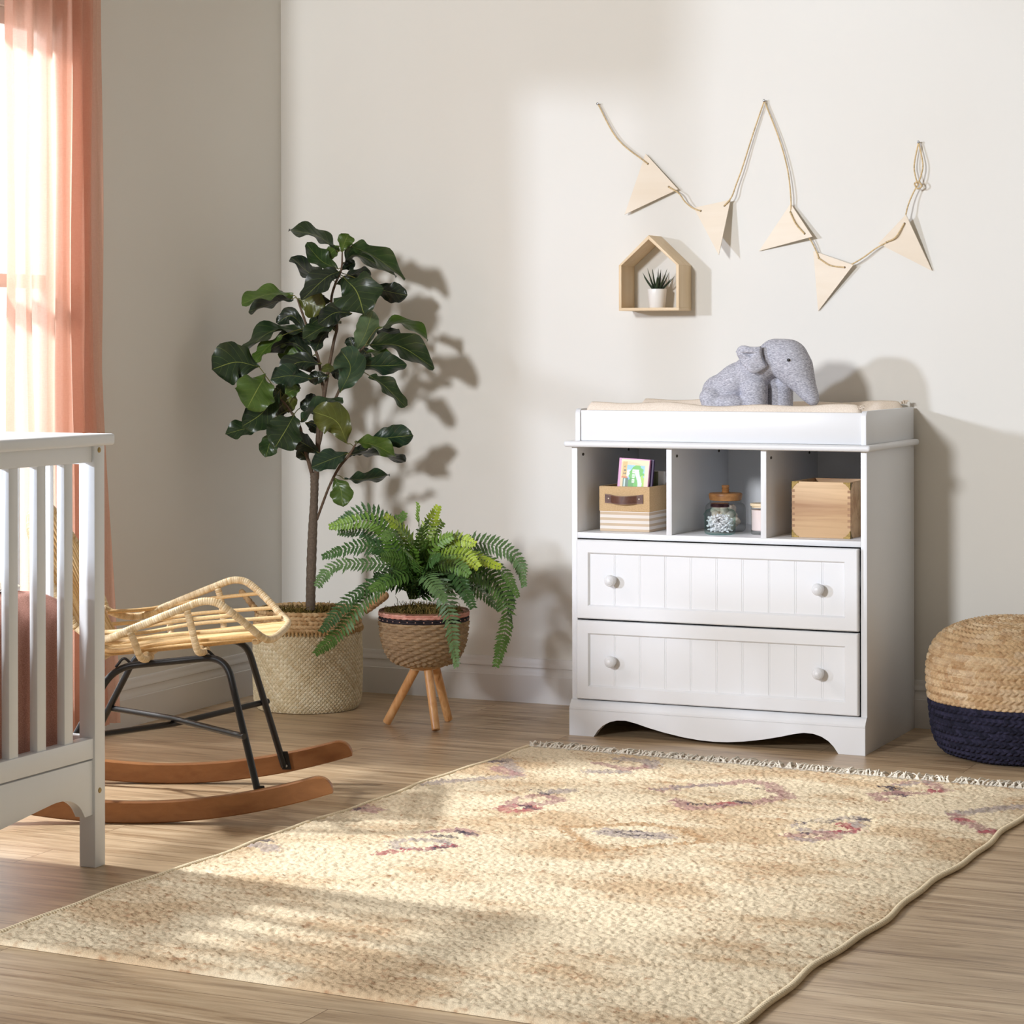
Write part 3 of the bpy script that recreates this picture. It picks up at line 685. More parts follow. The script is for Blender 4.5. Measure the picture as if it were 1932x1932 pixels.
k = np.floor(ph2); f = ph2-k
env = np.sqrt(np.clip(1-(2*p-1)**2, 0, 1)); ridge = 1-np.abs(2*f-1)**2.2
hgt = .0125*(.20+.80*env)*(.30+.70*ridge)+.0012*np.sin(TH*7+S_*30)-.003*(np.abs(p-.5) < .06)
PR = prof[:, 0][None]; tg = np.gradient(prof, axis=0); tg /= np.linalg.norm(tg, axis=1)[:, None]; nr, nz = tg[:, 1], -tg[:, 0]
Rr = np.maximum(PR+nr[None]*(hgt-.008), .0005); Zz = np.maximum(prof[:, 1][None]+nz[None]*(hgt-.008), .0005)
V = np.stack([pcx+Rr*np.cos(TH), pcy+Rr*np.sin(TH), Zz], -1)
hv = hashf(k, row, upper*1.0)[..., None]; hv2 = hashf(np.floor(ph*.35), row)[..., None]
cA, cB, cC = [np.array(S(*c)[:3]) for c in ((178, 140, 100), (212, 180, 138), (234, 210, 174))]
colt = cA+(cB-cA)*np.clip(.2+hv*.9, 0, 1)+(cC-cB)*np.clip(hv2*1.2-.45, 0, 1)
nA, nB = np.array(S(27, 27, 42)[:3]), np.array(S(50, 48, 70)[:3]); coln = nA+(nB-nA)*hv
JUTE = attrmat('braided_jute', .85, 700, .35, .5, .25)
srow = int(np.searchsorted(s, np.floor(np.interp(.172, prof[:120, 1], s[:120])/rowh)*rowh))
for nm, a, b, cl in (('navy_base', 0, srow+1, coln), ('natural_top', srow, len(s), colt)):
    part(nm, MB().add(V[:, a:b].reshape(-1, 3), grid_faces(NT, b-a, True), cl[:, a:b].reshape(-1, 3)), JUTE, pouf, 180, col=True, label='navy blue braided jute' if nm == 'navy_base' else 'natural tan braided jute')

# ================================================================== BIG WOVEN BASKET
bcx, bcy = -.984, .172
bk = thing('woven_basket', 'large pale seagrass basket with rope rim holding the fiddle leaf fig', 'basket', (bcx, bcy, 0))
z = np.arange(0, .2675, .0015); NT = 840; th = np.arange(NT)/NT*2*np.pi; Z, TH = np.meshgrid(z, th)
rb = .1665+.006*np.sin(Z/.27*np.pi)-.010*np.clip((.03-Z)/.03, 0, 1)**2+.002*np.sin(2*TH+1)
cell = 2*np.pi*.17/78
a_ = (TH*.17+Z)/cell; b_ = (TH*.17-Z)/cell
ia, ib = np.floor(a_), np.floor(b_); fa, fb = a_-ia, b_-ib
over = ((ia+ib) % 2) == 0
hh = np.where(over, np.sqrt(np.clip(1-(2*fa-1)**4, 0, 1)), np.sqrt(np.clip(1-(2*fb-1)**4, 0, 1)))*.0030
gap = (np.minimum(fa, 1-fa) < .09) | (np.minimum(fb, 1-fb) < .09)
Rr = rb+hh-.0035*gap; V = np.stack([bcx+Rr*np.cos(TH), bcy+Rr*np.sin(TH), Z+.002], -1)
hv = np.where(over, hashf(ia, 1.), hashf(ib, 3.))[..., None]*.65+hashf(ia, ib)[..., None]*.35
cA, cB, cC = [np.array(S(*c)[:3]) for c in ((210, 190, 150), (232, 216, 180), (244, 234, 206))]
cl = (cA+(cB-cA)*np.clip(hv*1.6, 0, 1)+(cC-cB)*np.clip(hv*2-1.1, 0, 1))*np.where(over, 1.02, .95)[..., None]
SEAG = attrmat('seagrass', .7, 500, .2, .3, .3)
mb = MB().add(V.reshape(-1, 3), grid_faces(NT, len(z), True), cl.reshape(-1, 3))
lathe(mb, [(0, .003), (.150, .003), (.158, .002)], 48, (bcx, bcy), col=cB); part('basket_wall', mb, SEAG, bk, 180, col=True)
ROPE = attrmat('seagrass_rope', .8, 600, .35, .5, .25)
def rope_ring(mb, r, zc, rt=.0074, cx=bcx, cy=bcy, pitch=.0165, ca=(190, 152, 106), cb=(228, 196, 150), wob=0, flip=1):
    N_ = int(2*np.pi*r/.0022); th = np.arange(N_)/N_*2*np.pi; n = 14; al = np.linspace(0, 2*np.pi, n, endpoint=False)
    cn = round(2*np.pi*r/pitch); T_, A_ = np.meshgrid(th, al, indexing='ij')
    ph = T_/(2*np.pi)*cn+flip*np.abs(((A_/np.pi) % 2)-1)*.9; k = np.floor(ph); f = ph-k
    rr = rt*(.68+.42*(1-np.abs(2*f-1)**2)); R = r+rr*np.cos(A_)
    V = np.stack([cx+R*np.cos(T_), cy+R*np.sin(T_), zc+rr*np.sin(A_)*.95+wob*np.sin(3*T_)], -1)
    A1, B1 = np.array(S(*ca)[:3]), np.array(S(*cb)[:3]); c = A1+(B1-A1)*hashf(k, zc*100)[..., None]
    mb.add(V.reshape(-1, 3), grid_faces(N_, n, True, True), c.reshape(-1, 3))
mb = MB()
for i, zc in enumerate((.262, .2745, .287, .2995, .312)): rope_ring(mb, .1680-.0022*i, zc, .0078, flip=1 if i % 2 else -1, wob=.0012)
# fringe of short stitches under the rim
for k in range(90):
    a = k/90*2*np.pi; r = .174; p = np.array([bcx+r*math.cos(a), bcy+r*math.sin(a), .262]); q = p+np.array([.0005*math.cos(a), .0005*math.sin(a), -.014-.004*rng.random()])
    tube(mb, np.array([p, (p+q)/2+np.array([.002*math.cos(a), .002*math.sin(a), 0]), q]), [.004, .0042, .0022], 6, col=np.array(S(206, 170, 118)[:3])*rng.uniform(.8, 1.1))
part('rope_rim', mb, ROPE, bk, 180, col=True, label='chunky twisted rope rim')
# lining inside above the soil, hidden lower down
def twisted(mb, P, R, ca=(170, 132, 92), cb=(216, 178, 130), pitch=.014):
    P, s = resample(spline(P, 80), .0016); n = 14; al = np.linspace(0, 2*np.pi, n, endpoint=False)
    ph = s[:, None]/pitch+np.abs(((al[None]/np.pi) % 2)-1)*.9; k = np.floor(ph); f = ph-k
    R = np.interp(s, np.linspace(0, s[-1], len(R)), R); rr = R[:, None]*(.78+.3*(1-np.abs(2*f-1)**2))
    T, N, B = frames(P); V = P[:, None]+rr[..., None]*(np.cos(al)[None, :, None]*N[:, None]+np.sin(al)[None, :, None]*B[:, None])
    A1, B1 = np.array(S(*ca)[:3]), np.array(S(*cb)[:3]); c = A1+(B1-A1)*hashf(k)[..., None]
    F = grid_faces(len(P), n, False, True).tolist()+[list(range(n))[::-1], [(len(P)-1)*n+i for i in range(n)]]
    mb.add(V.reshape(-1, 3), F, c.reshape(-1, 3))
BD = 7.70
mb = MB(); twisted(mb, [dep(693, 1150, BD-.03), dep(706, 1138, BD-.05), dep(718, 1128, BD-.06), dep(726, 1124, BD-.03), dep(722, 1128, BD+.03), dep(700, 1146, BD+.05), dep(688, 1154, BD+.05)], [.010, .0125, .013, .012, .0125, .0115, .010]); part('handle', mb, ROPE, bk, 180, col=True)
mb = MB(); twisted(mb, [dep(484, 1152, BD-.05), dep(472, 1138, BD-.06), dep(462, 1124, BD-.05), dep(456, 1117, BD-.01), dep(460, 1121, BD+.03), dep(476, 1140, BD+.05), dep(486, 1152, BD+.05)], [.008, .0085, .009, .009, .009, .0085, .008]); part('handle', mb, ROPE, bk, 180, col=True)

# ================================================================== FIDDLE LEAF FIG
fig = thing('fiddle_leaf_fig', 'tall fiddle leaf fig tree with broad dark leaves in the corner basket', 'potted tree', (bcx, bcy, .29))
BARK = plain('fig_bark', S(112, 98, 84), .85, .35, 160, .8); TWIG = plain('fig_twig', S(104, 84, 66), .75, .35, 160, .5)
MOSS = attrmat('dry_moss', .95, 400, .4, .8, .1)
def moss(name, parent, c, r, z0, n, seed, hmax=.014):
    m = MB(); g = np.random.default_rng(seed); A = 60; B_ = 22
    th = np.arange(A)/A*2*np.pi; q = np.linspace(0, 1, B_); Q, T_ = np.meshgrid(q, th)
    hz_ = z0+hmax*.6*np.sin(Q*11+T_*3)*np.cos(T_*5+Q*7)*.5+.006*g.standard_normal(Q.shape)*(Q < .97)+.012*(1-Q**2)
    m.add(np.stack([c[0]+r*Q*np.cos(T_), c[1]+r*Q*np.sin(T_), hz_], -1).reshape(-1, 3), grid_faces(A, B_, True), np.array(S(112, 94, 52)[:3])*g.uniform(.6, 1.3, (A*B_, 1)))
    for k in range(n):
        a = g.uniform(0, 6.283); rr = r*.97*math.sqrt(g.random()); p = np.array([c[0]+rr*math.cos(a), c[1]+rr*math.sin(a), z0+.012*(1-(rr/r)**2)])
        d = g.standard_normal(3)*.010; d[2] = abs(d[2])*1.1; e = p+d; e2 = e+g.standard_normal(3)*.006
        for pt in (e, e2):
            o = pt[:2]-np.array(c); l = np.linalg.norm(o)
            if l > r*.985: pt[:2] = np.array(c)+o*r*.985/l
        cc_ = np.array(S(*[(146, 122, 66), (116, 106, 54), (160, 136, 80), (100, 88, 48)][k % 4])[:3]); tube(m, np.array([p, e, e2]), [.0012, .001, .0005], 4, col=cc_)
    return part(name, m, MOSS, parent, 180, col=True)
moss('moss', fig, (bcx, bcy), .158, .288, 1500, 5)
Z1 = lambda a, b: (390+a/4.293, 420+b/4.293); Z2 = lambda a, b: (400+a/4.83, 780+b/4.83)
def stem(name, pts, radii, mat, n=10, dp_=None, parent=fig):
    P = [dep(*q[:2], BD-(q[2] if len(q) > 2 else 0)) for q in pts]; P = spline(P, 60); R = np.interp(np.linspace(0, 1, 60), np.linspace(0, 1, len(radii)), radii)
    mb = MB(); R = R*(1+.05*np.sin(np.arange(60)*2.1)); tube(mb, P, R, n); part(name, mb, mat, parent, 60); return P
st = []
st.append(stem('trunk', [Z2(898, 1790), Z2(900, 1600), Z2(908, 1300), Z2(918, 1050), Z2(930, 800), Z2(934, 640), Z2(928, 540)], [.0158, .0155, .0158, .0150, .0130, .0135, .0125], BARK, 14))
st.append(stem('branch', [Z2(948, 600), Z2(962, 400), Z2(972, 150), Z1(935, 1500), Z1(985, 1200), Z1(1030, 960), Z1(1055, 830), Z1(1010, 640), Z1(1040, 500), Z1(1090, 380), Z1(1098, 240)], [.0095, .0085, .0080, .0070, .0056, .0050, .0046, .0042, .0040, .0035, .0022], TWIG))
st.append(stem('branch', [Z2(962, 330), Z2(1000, 150), Z1(950, 1420), Z1(932, 1280), Z1(905, 1110), Z1(855, 960), Z1(815, 850), Z1(770, 720), Z1(735, 620)], [.0062, .006, .0055, .0052, .0048, .0046, .0044, .0038, .0028], TWIG))
st.append(stem('branch', [Z1(960, 1560)+(.01,), Z1(1040, 1430)+(.03,), Z1(1100, 1290)+(.04,), Z1(1180, 1120)+(.05,), Z1(1280, 1000)+(.06,)], [.0048, .0046, .0042, .004, .0030], TWIG))
st.append(stem('branch', [Z2(955, 970), Z2(1005, 830)+(.01,), Z2(1075, 650)+(.03,), Z2(1160, 490)+(.04,), Z2(1250, 380)+(.05,), Z2(1310, 280)+(.06,)], [.0042, .0042, .004, .0046, .0042, .0028], TWIG))
st.append(stem('branch', [Z2(915, 560), Z2(880, 440)+(.01,), Z2(830, 280)+(.02,), Z2(800, 120)+(.03,), Z1(660, 1500)+(.04,), Z1(600, 1430)+(.05,)], [.0072, .006, .005, .0048, .0040, .003], TWIG))
LEAFM = M('fig_leaf'); LEAFM.set(Roughness=.34, Specular_IOR_Level=.45)
uvn = LEAFM.n('ShaderNodeUVMap'); sx = LEAFM.n('ShaderNodeSeparateXYZ'); LEAFM.L(uvn.outputs[0], sx.inputs[0])
def mth(m, op, a, b=None):
    n = m.n('ShaderNodeMath', operation=op)
    for i, x in enumerate((a, b)):
        if x is None: continue
        if isinstance(x, (int, float)): n.inputs[i].default_value = x
        else: m.L(x, n.inputs[i])
    return n.outputs[0]
av = mth(LEAFM, 'ABSOLUTE', mth(LEAFM, 'SUBTRACT', sx.outputs[1], .5))
mid = mth(LEAFM, 'LESS_THAN', av, .010)
sv_ = mth(LEAFM, 'FRACT', mth(LEAFM, 'MULTIPLY', mth(LEAFM, 'SUBTRACT', sx.outputs[0], mth(LEAFM, 'MULTIPLY', av, .55)), 7.0))
side = mth(LEAFM, 'LESS_THAN', mth(LEAFM, 'ABSOLUTE', mth(LEAFM, 'SUBTRACT', sv_, .5)), .035)
base = LEAFM.attr(); vo = LEAFM.coord('Object'); nn_ = LEAFM.noise(vo, 45, 3)
base = LEAFM.mix(.35, base, nn_, 'SOFT_LIGHT')
lc = LEAFM.mix(mth(LEAFM, 'MULTIPLY', side, .22), base, S(120, 140, 70)); lc = LEAFM.mix(mth(LEAFM, 'MULTIPLY', mid, .6), lc, S(150, 162, 80)); LEAFM.color(lc)
bh = mth(LEAFM, 'ADD', mth(LEAFM, 'MULTIPLY', mth(LEAFM, 'ABSOLUTE', mth(LEAFM, 'SUBTRACT', sv_, .5)), .6), mth(LEAFM, 'MULTIPLY', nn_, .6)); LEAFM.bump(bh, .35, .004)
TON = {'d': (36, 53, 30), 'k': (32, 43, 32), 'm': (48, 68, 36), 'l': (70, 94, 38), 'p': (86, 106, 74), 'o': (80, 86, 34), 'g': (54, 76, 56), 'b': (36, 57, 40)}
def leaf(b, t, wpx, tone, db=0., dt=.03, arch=.12, curl=.25, via=None, zf=4.293, wave=1.5, sgn=1):
    B0 = dep(*b, BD-db); T0 = dep(*t, BD-dt); Lh = np.linalg.norm(T0-B0)
    if via is not None: Mi = dep(*via, BD-(db+dt)/2); P = spline([B0, Mi, T0], 22)
    else:
        f = np.linspace(0, 1, 22)[:, None]; P = B0+(T0-B0)*f+np.array([0, 0, 1.])*arch*Lh*4*f*(1-f)*.5
    T = np.gradient(P, axis=0); T /= np.linalg.norm(T, axis=1)[:, None]
    wap = 1.12*wpx/zf/FPX*BD; Wt = max(wap, .52*Lh); cphi = min(1, wap/Wt); sphi = math.sqrt(1-cphi*cphi)*sgn
    nu, nv = 22, 9; q = np.linspace(-1, 1, nv); V = []; UV = []
    x = np.linspace(0, 1, nu); prof_ = (np.sin(np.pi*np.clip(x, 0, 1)**1.25)**.62)*(.62+.38*x); prof_[0] = .02; prof_[-1] = .03; prof_ /= prof_.max()
    fx = hash((round(b[0]), round(t[1]))) % 100/10
    for i in range(nu):
        vd = P[i]-CAM; vd /= np.linalg.norm(vd); lat = np.cross(T[i], vd); lat /= np.linalg.norm(lat)+1e-9
        lat2 = lat*cphi+(-vd)*sphi; lat2 -= T[i]*(lat2@T[i]); lat2 /= np.linalg.norm(lat2); nr_ = np.cross(lat2, T[i])
        if nr_[2] < 0: nr_ = -nr_
        hw = prof_[i]*Wt/2
        for s_ in q:
            wv = .07*Wt*wave*math.sin(x[i]*14+fx+(2 if s_ > 0 else 0))*abs(s_)**2
            V.append(P[i]+lat2*s_*hw*(1+.055*math.sin(x[i]*17+fx+2.5*s_)+.04*math.sin(x[i]*31+fx*2+s_))+nr_*(curl*hw*(abs(s_)**1.6)+wv)); UV.append((x[i], .5+s_/2))
    V = np.array(V); V[:, 0] = np.maximum(V[:, 0], XW+.012); V[:, 1] = np.minimum(V[:, 1], YW-.012)
    mb = MB().add(V, grid_faces(nu, nv), np.array(S(*TON[tone])[:3])); mb.UV = [np.array(UV)]
    # petiole joining the nearest stem
    allp = np.concatenate(st); dd = np.linalg.norm(allp-B0, axis=1); j = dd.argmin()
    if dd[j] < .16:
        pt = spline([allp[j], (allp[j]+B0)/2+np.array([0, 0, .004]), B0, P[2]], 12); m2 = MB(); tube(m2, pt, .0015, 6, col=np.array(S(104, 104, 50)[:3])); nb = len(V)
        mb.add(m2.V[0], m2.F, m2.C[0]); mb.UV.append(np.zeros((len(m2.V[0]), 2))+np.array([.03, .1]))
    part('leaf', mb, LEAFM.m, fig, 180, col=True)
lf = lambda b, t, w_, tn, **k: leaf(Z1(*b), Z1(*t), w_, tn, via=(Z1(*k.pop('via')) if 'via' in k else None), **k)
lg = lambda b, t, w_, tn, **k: leaf(Z2(*b), Z2(*t), w_*.889, tn, via=(Z2(*k.pop('via')) if 'via' in k else None), **k)
lf((1065, 235), (665, 58), 95, 'd', via=(900, 110), dt=.02)
lf((1092, 235), (1150, 92), 120, 'l', dt=.03, curl=.1)
lf((1078, 190), (965, 295), 95, 'l', dt=-.05)
lf((1150, 182), (1612, 455), 115, 'm', via=(1350, 270), dt=.05)
lf((1100, 335), (1540, 435), 105, 'd', via=(1230, 265), db=-.02, dt=-.03)
lf((1065, 375), (805, 170), 135, 'm', via=(930, 310), dt=-.03)
lf((1000, 470), (682, 280), 105, 'k', via=(850, 420), dt=-.06)
lf((1075, 395), (770, 630), 150, 'k', via=(960, 450), db=.02, dt=.10)
lf((1120, 455), (1275, 745), 350, 'd', via=(1215, 560), db=.03, dt=.13, curl=.15)
lf((1100, 455), (1330, 425), 60, 'k', dt=-.05, arch=.2)
lf((1340, 520), (1625, 590), 150, 'k', via=(1480, 560), dt=-.03, db=-.02)
lf((700, 590), (282, 658), 100, 'l', via=(500, 580), dt=.04)
lf((700, 615), (338, 722), 80, 'k', via=(560, 640), dt=-.05)
lf((745, 620), (955, 700), 200, 'o', via=(850, 655), db=0, dt=.02)
lf((800, 875), (568, 815), 110, 'k', via=(690, 755), dt=-.03)
lf((805, 885), (295, 1058), 95, 'd', via=(530, 880), dt=.05)
lf((612, 915), (398, 1128), 85, 'l', via=(480, 1020), db=.05, dt=.08)
lf((855, 1080), (455, 1055), 130, 'k', via=(680, 970), dt=-.04)
lf((835, 1095), (575, 1065), 125, 'l', via=(690, 1060), db=.01, dt=-.02)
lf((1175, 735), (905, 820), 155, 'k', via=(1040, 730), db=.03, dt=.09)
lf((1090, 805), (775, 945), 105, 'd', via=(940, 850), db=.03, dt=.08)
lf((1000, 860), (880, 1045), 85, 'k', via=(930, 930), db=.0, dt=.05)
lf((1200, 1055), (1345, 712), 160, 'p', via=(1285, 900), db=.05, dt=.07, curl=.12)
lf((1380, 855), (1792, 953), 70, 'l', via=(1590, 815), db=.05, dt=.0)
lf((1370, 870), (1565, 945), 85, 'k', via=(1460, 895), db=.04, dt=-.04)
lf((1300, 990), (1845, 1180), 170, 'd', via=(1560, 1000), db=.06, dt=.09)
lf((1290, 1050), (1525, 1110), 60, 'l', via=(1400, 1060), db=.04, dt=.0)
lf((1200, 1150), (1620, 1150), 150, 'b', via=(1400, 1160), db=.05, dt=.07)
lf((1320, 1240), (1610, 1492), 105, 'd', via=(1450, 1330), db=.04, dt=.09)
lf((1082, 1375), (1085, 1030), 230, 'g', via=(1165, 1180), db=.05, dt=.14, curl=.1)
lf((1192, 1040), (1150, 930), 85, 'k', db=.04, dt=.03)
lf((425, 1170), (40, 1190), 300, 'd', via=(240, 1130), db=.06, dt=.14, curl=.12)
lf((475, 1240), (330, 1500), 300, 'l', via=(410, 1350), db=.08, dt=.17, curl=.08)
lf((595, 1350), (290, 1650), 215, 'd', via=(450, 1540), db=.07, dt=.14)
lf((470, 1650), (150, 1715), 125, 'd', via=(310, 1670), db=.05, dt=.08)
lf((710, 1555), (555, 1820), 270, 'd', via=(640, 1680), db=.07, dt=.16, curl=.12)
lf((565, 1690), (480, 1900), 140, 'm', via=(510, 1790), db=.05, dt=.08)
lf((930, 1145), (590, 1220), 140, 'k', via=(750, 1130), db=.03, dt=.08)
lf((850, 1265), (520, 1265), 160, 'b', via=(680, 1240), db=.05, dt=.13)
lf((990, 1250), (820, 1275), 100, 'k', db=.02, dt=.02)
lf((1050, 1180), (930, 1200), 65, 'o', db=.01, dt=.05)
lf((760, 1340), (640, 1390), 100, 'l', db=.03, dt=.06)
lf((690, 1340), (660, 1540), 110, 'o', db=.03, dt=.02)
lf((1138, 1790), (860, 1530), 235, 'o', via=(1050, 1610), db=.06, dt=.10, curl=.1)
lf((760, 1610), (1105, 1435), 85, 'g', via=(900, 1500), db=.04, dt=.09)
lf((915, 1870), (685, 1735), 140, 'k', via=(790, 1790), db=.03, dt=.08)
lf((880, 1560), (760, 1450), 90, 'k', db=.0, dt=-.02)
lg((1232, 365), (908, 490), 170, 'b', via=(1080, 420), db=.05, dt=.13)
lg((1245, 375), (1765, 440), 75, 'k', via=(1480, 370), db=.05, dt=.0)
lg((1420, 250), (1835, 200), 185, 'b', via=(1620, 220), db=.05, dt=.07)
lg((1300, 260), (1680, 390), 125, 'l', via=(1480, 290), db=.06, dt=.11)
lg((1205, 600), (1620, 560), 95, 'b', via=(1400, 600), db=.04, dt=.06)
lg((1120, 590), (1190, 850), 185, 'l', via=(1175, 700), db=.04, dt=.07, curl=.1)

# further leaves filling the crown
lf((1010, 640), (830, 700), 110, 'k', via=(920, 640), db=-.03, dt=-.06); lf((1050, 500), (1240, 470), 110, 'd', db=-.03, dt=-.06)
lf((905, 1110), (760, 1190), 120, 'k', db=-.03, dt=-.06); lf((990, 1200), (1130, 1260), 90, 'k', db=-.02, dt=-.05)
lf((870, 1000), (700, 960), 120, 'k', via=(780, 930), db=-.02, dt=-.08); lf((1180, 1120), (1330, 1060), 100, 'd', db=.0, dt=-.06)
lf((680, 1470), (560, 1330), 150, 'd', db=-.02, dt=.0); lf((760, 1500), (900, 1420), 100, 'k', db=-.02, dt=-.05)
lf((650, 1450), (540, 1560), 130, 'k', db=-.03, dt=-.05); lf((800, 1620), (930, 1700), 90, 'k', db=-.02, dt=-.06)
lf((640, 1420), (720, 1290), 110, 'd', db=.0, dt=.04); lf((1095, 385), (1200, 330), 80, 'k', db=-.02, dt=-.06)
lf((820, 850), (930, 770), 90, 'd', db=-.02, dt=-.05); lf((1040, 880), (980, 760), 80, 'k', db=-.03, dt=-.06)
lg((880, 440), (790, 330), 120, 'k', db=.0, dt=.03); lg((1250, 380), (1420, 330), 80, 'k', db=.0, dt=-.04)

# ================================================================== TRIPOD PLANTER + FERN
tcx, tcy = -.469, -.026; TD = 7.308
pl = thing('tripod_planter', 'brown wicker bowl planter on three turned wooden legs', 'planter', (tcx, tcy, 0))
prof = spline([(.072, .192), (.092, .200), (.110, .219), (.122, .245), (.129, .275), (.1325, .305), (.134, .323)], 60); prof, s = resample(prof, .0016)
NT = 480; th = np.arange(NT)/NT*2*np.pi; S_, TH = np.meshgrid(s, th); rh = .0092; row = np.floor(S_/rh); p = S_/rh-row; NS = 34
wv = np.cos(np.pi*(TH/(2*np.pi)*NS)+np.pi*row); env = np.sqrt(np.clip(1-(2*p-1)**2, 0, 1)); twt = .5+.5*np.cos(2*np.pi*(TH/(2*np.pi)*NS*3+p*1.0))
h = .0040*wv*env+.0046*env**.8+.0009*twt*env; tg = np.gradient(prof, axis=0); tg /= np.linalg.norm(tg, axis=1)[:, None]
R = prof[:, 0][None]+tg[:, 1][None]*(h-.002); Z = prof[:, 1][None]-tg[:, 0][None]*(h-.002)
V = np.stack([tcx+R*np.cos(TH), tcy+R*np.sin(TH), Z], -1); hv = (.35+.3*hashf(row, 2.)+.35*hashf(np.floor(TH/(2*np.pi)*NS*3+p), row))[..., None]
cA, cB = np.array(S(116, 93, 70)[:3]), np.array(S(184, 155, 118)[:3]); cl = cA+(cB-cA)*hv
WICK = attrmat('seagrass_wicker', .8, 600, .35, .5, .25)
mb = MB().add(V.reshape(-1, 3), grid_faces(NT, len(s), True), cl.reshape(-1, 3))
lathe(mb, [(0, .193), (.074, .193)], 40, (tcx, tcy), col=cA); lathe(mb, [(.129, .325), (.126, .29), (.118, .25), (.1, .23)], 40, (tcx, tcy), col=cA*.8)
bowl = part('wicker_bowl', mb, WICK, pl, 180, col=True)
mb = MB()
for zc in (.3265, .3330): rope_ring(mb, .1335, zc, .0042, tcx, tcy, .019, (34, 30, 34), (54, 46, 50))
part('black_band', mb, WICK, bowl, 180, col=True, label='black woven band')
mb = MB()
for k in range(34):
    a = k/34*2*np.pi; ellipsoid(mb, (tcx+.1382*math.cos(a), tcy+.1382*math.sin(a), .330), (.0022, .0022, .0016), None, 8, 6)
part('band_studs', mb, plain('pale_pink_cane', S(214, 170, 150), .7), bowl)
mb = MB()
for i, zc in enumerate((.3415, .3475)): rope_ring(mb, .1345, zc, .0045, tcx, tcy, .021, (206, 140, 122), (230, 172, 154), flip=1 if i else -1)
rope_ring(mb, .1335, .3525, .0038, tcx, tcy, .021, (110, 80, 60), (150, 112, 84)); part('pink_rim', mb, WICK, bowl, 180, col=True, label='pink braided rim with brown edge')
LEGW = M('varnished_branch'); LEGW.set(Roughness=.28); v = LEGW.coord('Object', (30, 30, 6)); n = LEGW.noise(v, 1.4, 5, .6, 1.0); LEGW.color(LEGW.ramp(n, [(.26, S(140, 80, 40)), (.38, S(206, 146, 88)), (.7, S(232, 184, 128))])); LEGW.bump(n, .1, .001)
part('base_disc', lathe(MB(), [(0, .181), (.058, .181), (.068, .186), (.069, .190), (.066, .193), (0, .193)], 40, (tcx, tcy)), plain('plywood_disc', S(196, 160, 116), .6, .1, 60), pl, 35)
part('leg_block', box(MB(), tcx-.030, tcx+.030, tcy-.028, tcy+.028, .172, .181, .001), plain('raw_pine_block', S(226, 192, 142), .6, .1, 60), pl)
for (ub, vb, ut, vt, dt_) in ((728, 1366, 789, 1258, 0.0), (823, 1380, 807, 1262, -.03), (847, 1360, 821, 1262, .02)):
    b = at(ub, vb, 'z', .001); t_ = dep(ut, vt-6, TD+dt_); ax = (t_-b)/np.linalg.norm(t_-b)
    mb = MB(); tube(mb, np.array([b+ax*.004, b+ax*.006, b+(t_-b)*.5, t_]), [.0112, .0130, .0136, .0140], 14); part('leg', mb, LEGW.m, pl, 40)
fern = thing('boston_fern', 'lush green fern with arching fronds and moss in the tripod planter', 'potted plant', (tcx, tcy, .34))
moss('moss', fern, (tcx, tcy), .126, .338, 1600, 9)
FERN = M('fern_leaf'); FERN.set(Roughness=.42, Specular_IOR_Level=.4); vo = FERN.coord('Object'); n = FERN.noise(vo, 120, 2); FERN.color(FERN.mix(.4, FERN.attr(), n, 'SOFT_LIGHT')); FERN.bump(n, .3, .002)
FT = {'d': ((38, 64, 30), (62, 96, 48)), 'm': ((50, 80, 32), (92, 126, 56)), 'y': ((62, 96, 30), (176, 196, 60)), 'g': ((56, 84, 46), (98, 128, 78)), 'l': ((66, 100, 34), (120, 152, 58))}
Z3 = lambda a, b: (580+a/4.493, 930+b/4.493)
crown = dep(*Z3(890, 900), TD)
